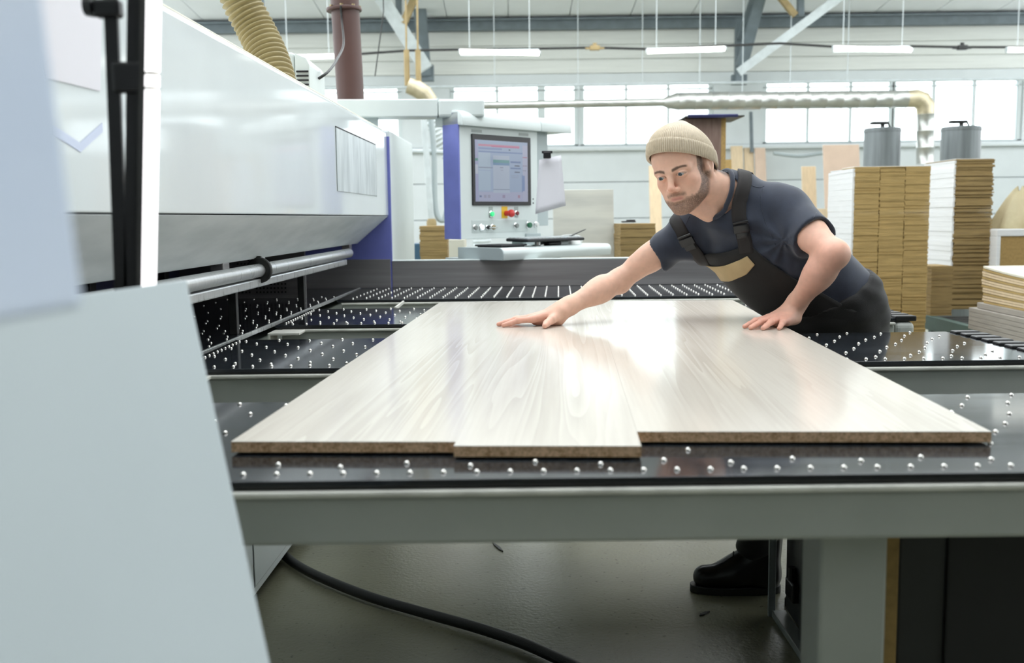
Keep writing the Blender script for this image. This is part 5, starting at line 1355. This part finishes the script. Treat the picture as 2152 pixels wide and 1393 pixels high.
for i in range(NR + 1):
    t = i / NR; row = []
    for j in range(NC + 1):
        s = j / NC
        A = bl[:2] * (1 - t) + (np.array([min(wl_[0] - .02, -.12), -.02])) * t; B = br[:2] * (1 - t) + (np.array([max(wr_[0], .135), -.02])) * t
        A = A + np.array([-.012 * math.sin(math.pi * t), 0]); B = B + np.array([-.018 * math.sin(math.pi * t), 0])
        uv = A * (1 - s) + B * s; p = onchest(uv[0], uv[1], .0105 + .0012 * math.sin(18 * s + 9 * t) * t)
        if p is None:
            q, _n = project((PV + tu * uv[0] + tv * uv[1])[None], .0105); p = q[0]
        row.append(p)
    rows_.append(row)
b = MB(); b.quadgrid(rows_); bib = b.build('bib', 'overall_black', ov, smooth=3.2); sm = bib.modifiers.new('thick', 'SOLIDIFY'); sm.thickness = .004; sm.offset = 0
def ribbon(path, w, th, name, mat, parent, off=.012):
    P = np.array(smooth_path(path, 8)); P, N_ = project(P, off); rows = []
    for i in range(len(P)):
        d = P[min(i + 1, len(P) - 1)] - P[max(i - 1, 0)]; d /= np.linalg.norm(d); s = np.cross(d, N_[i]); s /= np.linalg.norm(s)
        row = [P[i] + s * w * k for k in (-.5, -.25, 0, .25, .5)]; row, _q = project(np.array(row), off); rows.append(list(row))
    b = MB(); b.quadgrid(rows); o = b.build(name, mat, parent, smooth=3.2); m = o.modifiers.new('thick', 'SOLIDIFY'); m.thickness = th; m.offset = 0; return P, N_
sR = [hit(1484, 548), hit(1464, 528), hit(1447, 508), hit(1432, 480), hit(1420, 452)]
top = sR[-1]; sR += [top + tv * .03 - tw * .05, top + tv * .02 - tw * .12]
sL = [hit(1570, 530), hit(1566, 505), hit(1558, 480), hit(1552, 450), hit(1554, 415), hit(1562, 385)]
top = sL[-1]; sL += [top + tv * .01 - tw * .05, top - tv * .02 - tw * .11]
ribbon(sR, .040, .003, 'strap', 'strap_black', ov); ribbon(sL, .042, .003, 'strap', 'strap_black', ov)
def buckle(px, py, px2, py2):
    p, q = hit(px, py, .013), hit(px2, py2, .013); P, N_ = project(np.array([(p + q) / 2]), .016); z_ = N_[0]; x_ = (q - p) / np.linalg.norm(q - p); x_ = x_ - z_ * (x_ @ z_); x_ /= np.linalg.norm(x_); y_ = np.cross(z_, x_)
    m = Matrix(((x_[0], y_[0], z_[0], P[0][0]), (x_[1], y_[1], z_[1], P[0][1]), (x_[2], y_[2], z_[2], P[0][2]), (0, 0, 0, 1)))
    b = MB(); b.box((-.020, -.023, -.004), (.006, .023, .005), .003, m); b.box((.004, -.017, -.004), (.024, .017, .004), .003, m); b.box((-.030, -.0225, -.003), (-.024, .0225, .003), .002, m); b.build('buckle', 'buckle', ov, smooth=.6)
buckle(1441, 500, 1452, 520); buckle(1557, 474, 1560, 494)
# tan pocket flap
pk = [(1486, 549), (1571, 533), (1587, 551), (1570, 570), (1517, 578), (1499, 565)]
L_ = [loc(hit(x, y)) for x, y in pk]; cen = np.mean(L_, 0)
b = MB(); rings = []
for k in range(9):
    t = k / 8; ring_ = []
    for i in range(len(L_)):
        for m_ in range(6):
            s = m_ / 6; e = L_[i] * (1 - s) + L_[(i + 1) % len(L_)] * s; uv = cen * (1 - t) + e * t
            p = onchest(uv[0], uv[1], .0155 + .001 * math.sin(uv[0] * 120)); ring_.append(p if p is not None else project((PV + tu * uv[0] + tv * uv[1] + tw * .12)[None], .0155)[0][0])
    ring_.append(ring_[0]); rings.append(ring_)
b.quadgrid(rings); bmesh.ops.remove_doubles(b.bm, verts=b.bm.verts, dist=1e-5); pkt = b.build('pocket_flap', 'pocket_tan', ov, smooth=3.2); sm = pkt.modifiers.new('thick', 'SOLIDIFY'); sm.thickness = .003; sm.offset = 0

# ---- beanie
def bz_rim(y, x=0.0): return .021 + .55 * y - .13 * x
ea, eb2, ecy = .0845, .1065, -.012
NP_ = 98 * 7
phis = np.linspace(0, 2 * math.pi, NP_ + 1)
rib = np.cos(phis * 98)
def ringpts(rho, up, off, ribamp):
    """ring of the cap: rho shrinks towards the crown, up is the height above the rim"""
    rr = rho; x = (ea + off + ribamp * rib) * np.sin(phis) * rr; y0 = (eb2 + off + ribamp * rib) * np.cos(phis) * rr
    z = bz_rim(y0 + ecy, x) + up
    k = up / .13; y = y0 + ecy - .058 * k ** 1.4; return np.stack([x + .016 * k, y, z], 1)
rows = []
for s in np.linspace(0, 1, 40):
    rho = (1 - s ** 1.95) ** .70 if s < 1 else 0.0; rho = max(rho, .012); rows.append(h2w(ringpts(rho, .028 + .082 * s + .004 * max(0, s - .9) / .1, .002, .0017 * (1 - .6 * s))))
b = MB(); b.quadgrid(rows); bn = b.build('beanie', 'beanie_knit', per, smooth=3.2)
prof = [(.000, .0, 0), (.004, -.003, .0006), (.0075, -.001, .0013), (.0085, .007, .0017), (.0090, .018, .0017), (.0092, .030, .0017), (.0085, .037, .0013), (.005, .0395, .0006), (.0005, .036, 0)]
rows = [h2w(ringpts(1.0 - .05 * max(0, u_) / .045, u_, o_, r_)) for o_, u_, r_ in prof]
b = MB(); b.quadgrid(rows); b.build('cuff', 'beanie_knit', bn, smooth=3.2)

# ---- boots
def boot(ank, toe_dir, name, laces=True):
    d = np.array([*toe_dir, 0]) / np.linalg.norm(toe_dir); heel = ank - d * .035; F = Field(np.minimum(ank - .12, ank + d * .24 - .09) * [1, 1, 0] + [0, 0, -.0], np.maximum(ank + .12, ank + d * .24 + .09) * [1, 1, 0] + [0, 0, .26], .0045)
    hz = np.array([heel[0], heel[1], .055]); toe = hz + d * .20
    F.add(cone(hz, hz + [0, 0, .17], .044, .056), .02); F.add(cone(hz + [0, 0, .005], hz + d * .10 + [0, 0, .008], .045, .044), .03); F.add(cone(hz + d * .04 + [0, 0, .07], hz + d * .13 + [0, 0, .015], .044, .036), .04)
    F.add(cone(hz + d * .10, toe + [0, 0, -.006], .044, .040), .02); F.apply(lambda f, X, Y, Z: np.maximum(f, .022 - Z))
    V_, Q = F.mesh(); V_ = relax(V_, Q, 2, .5); o = link_mesh(name, np_mesh(name, V_, Q), 'boot_leather', per)
    b = MB(); pts = []; yv = np.array([-d[1], d[0], 0])
    for t in np.linspace(0, 2 * math.pi, 40)[:-1]:
        c_, s_ = math.cos(t), math.sin(t); ctr = (hz + toe) / 2; ctr[2] = 0; pts.append(ctr + d * (.150 * abs(c_) ** .8 * np.sign(c_)) + yv * (.050 - .006 * (c_ < 0)) * abs(s_) ** .8 * np.sign(s_))
    b.prism(pts, (0, 0, .026), .003); b.build('sole', 'rubber', o)
    for i in range(5):
        c = hz + d * (.125 - .022 * i) + np.array([0, 0, .036 + .022 * i]); b = MB(); b.tube([c - yv * .024 + [0, 0, .006], c + d * .004 + [0, 0, .022], c + yv * .024 + d * .01 + [0, 0, .012]], .0028, 6); b.build('lace', 'lace', o)
boot(ANR * [1, 1, 0], (-1, .06), 'boot'); boot(ANL * [1, 1, 0], (-.9, -.3), 'boot')
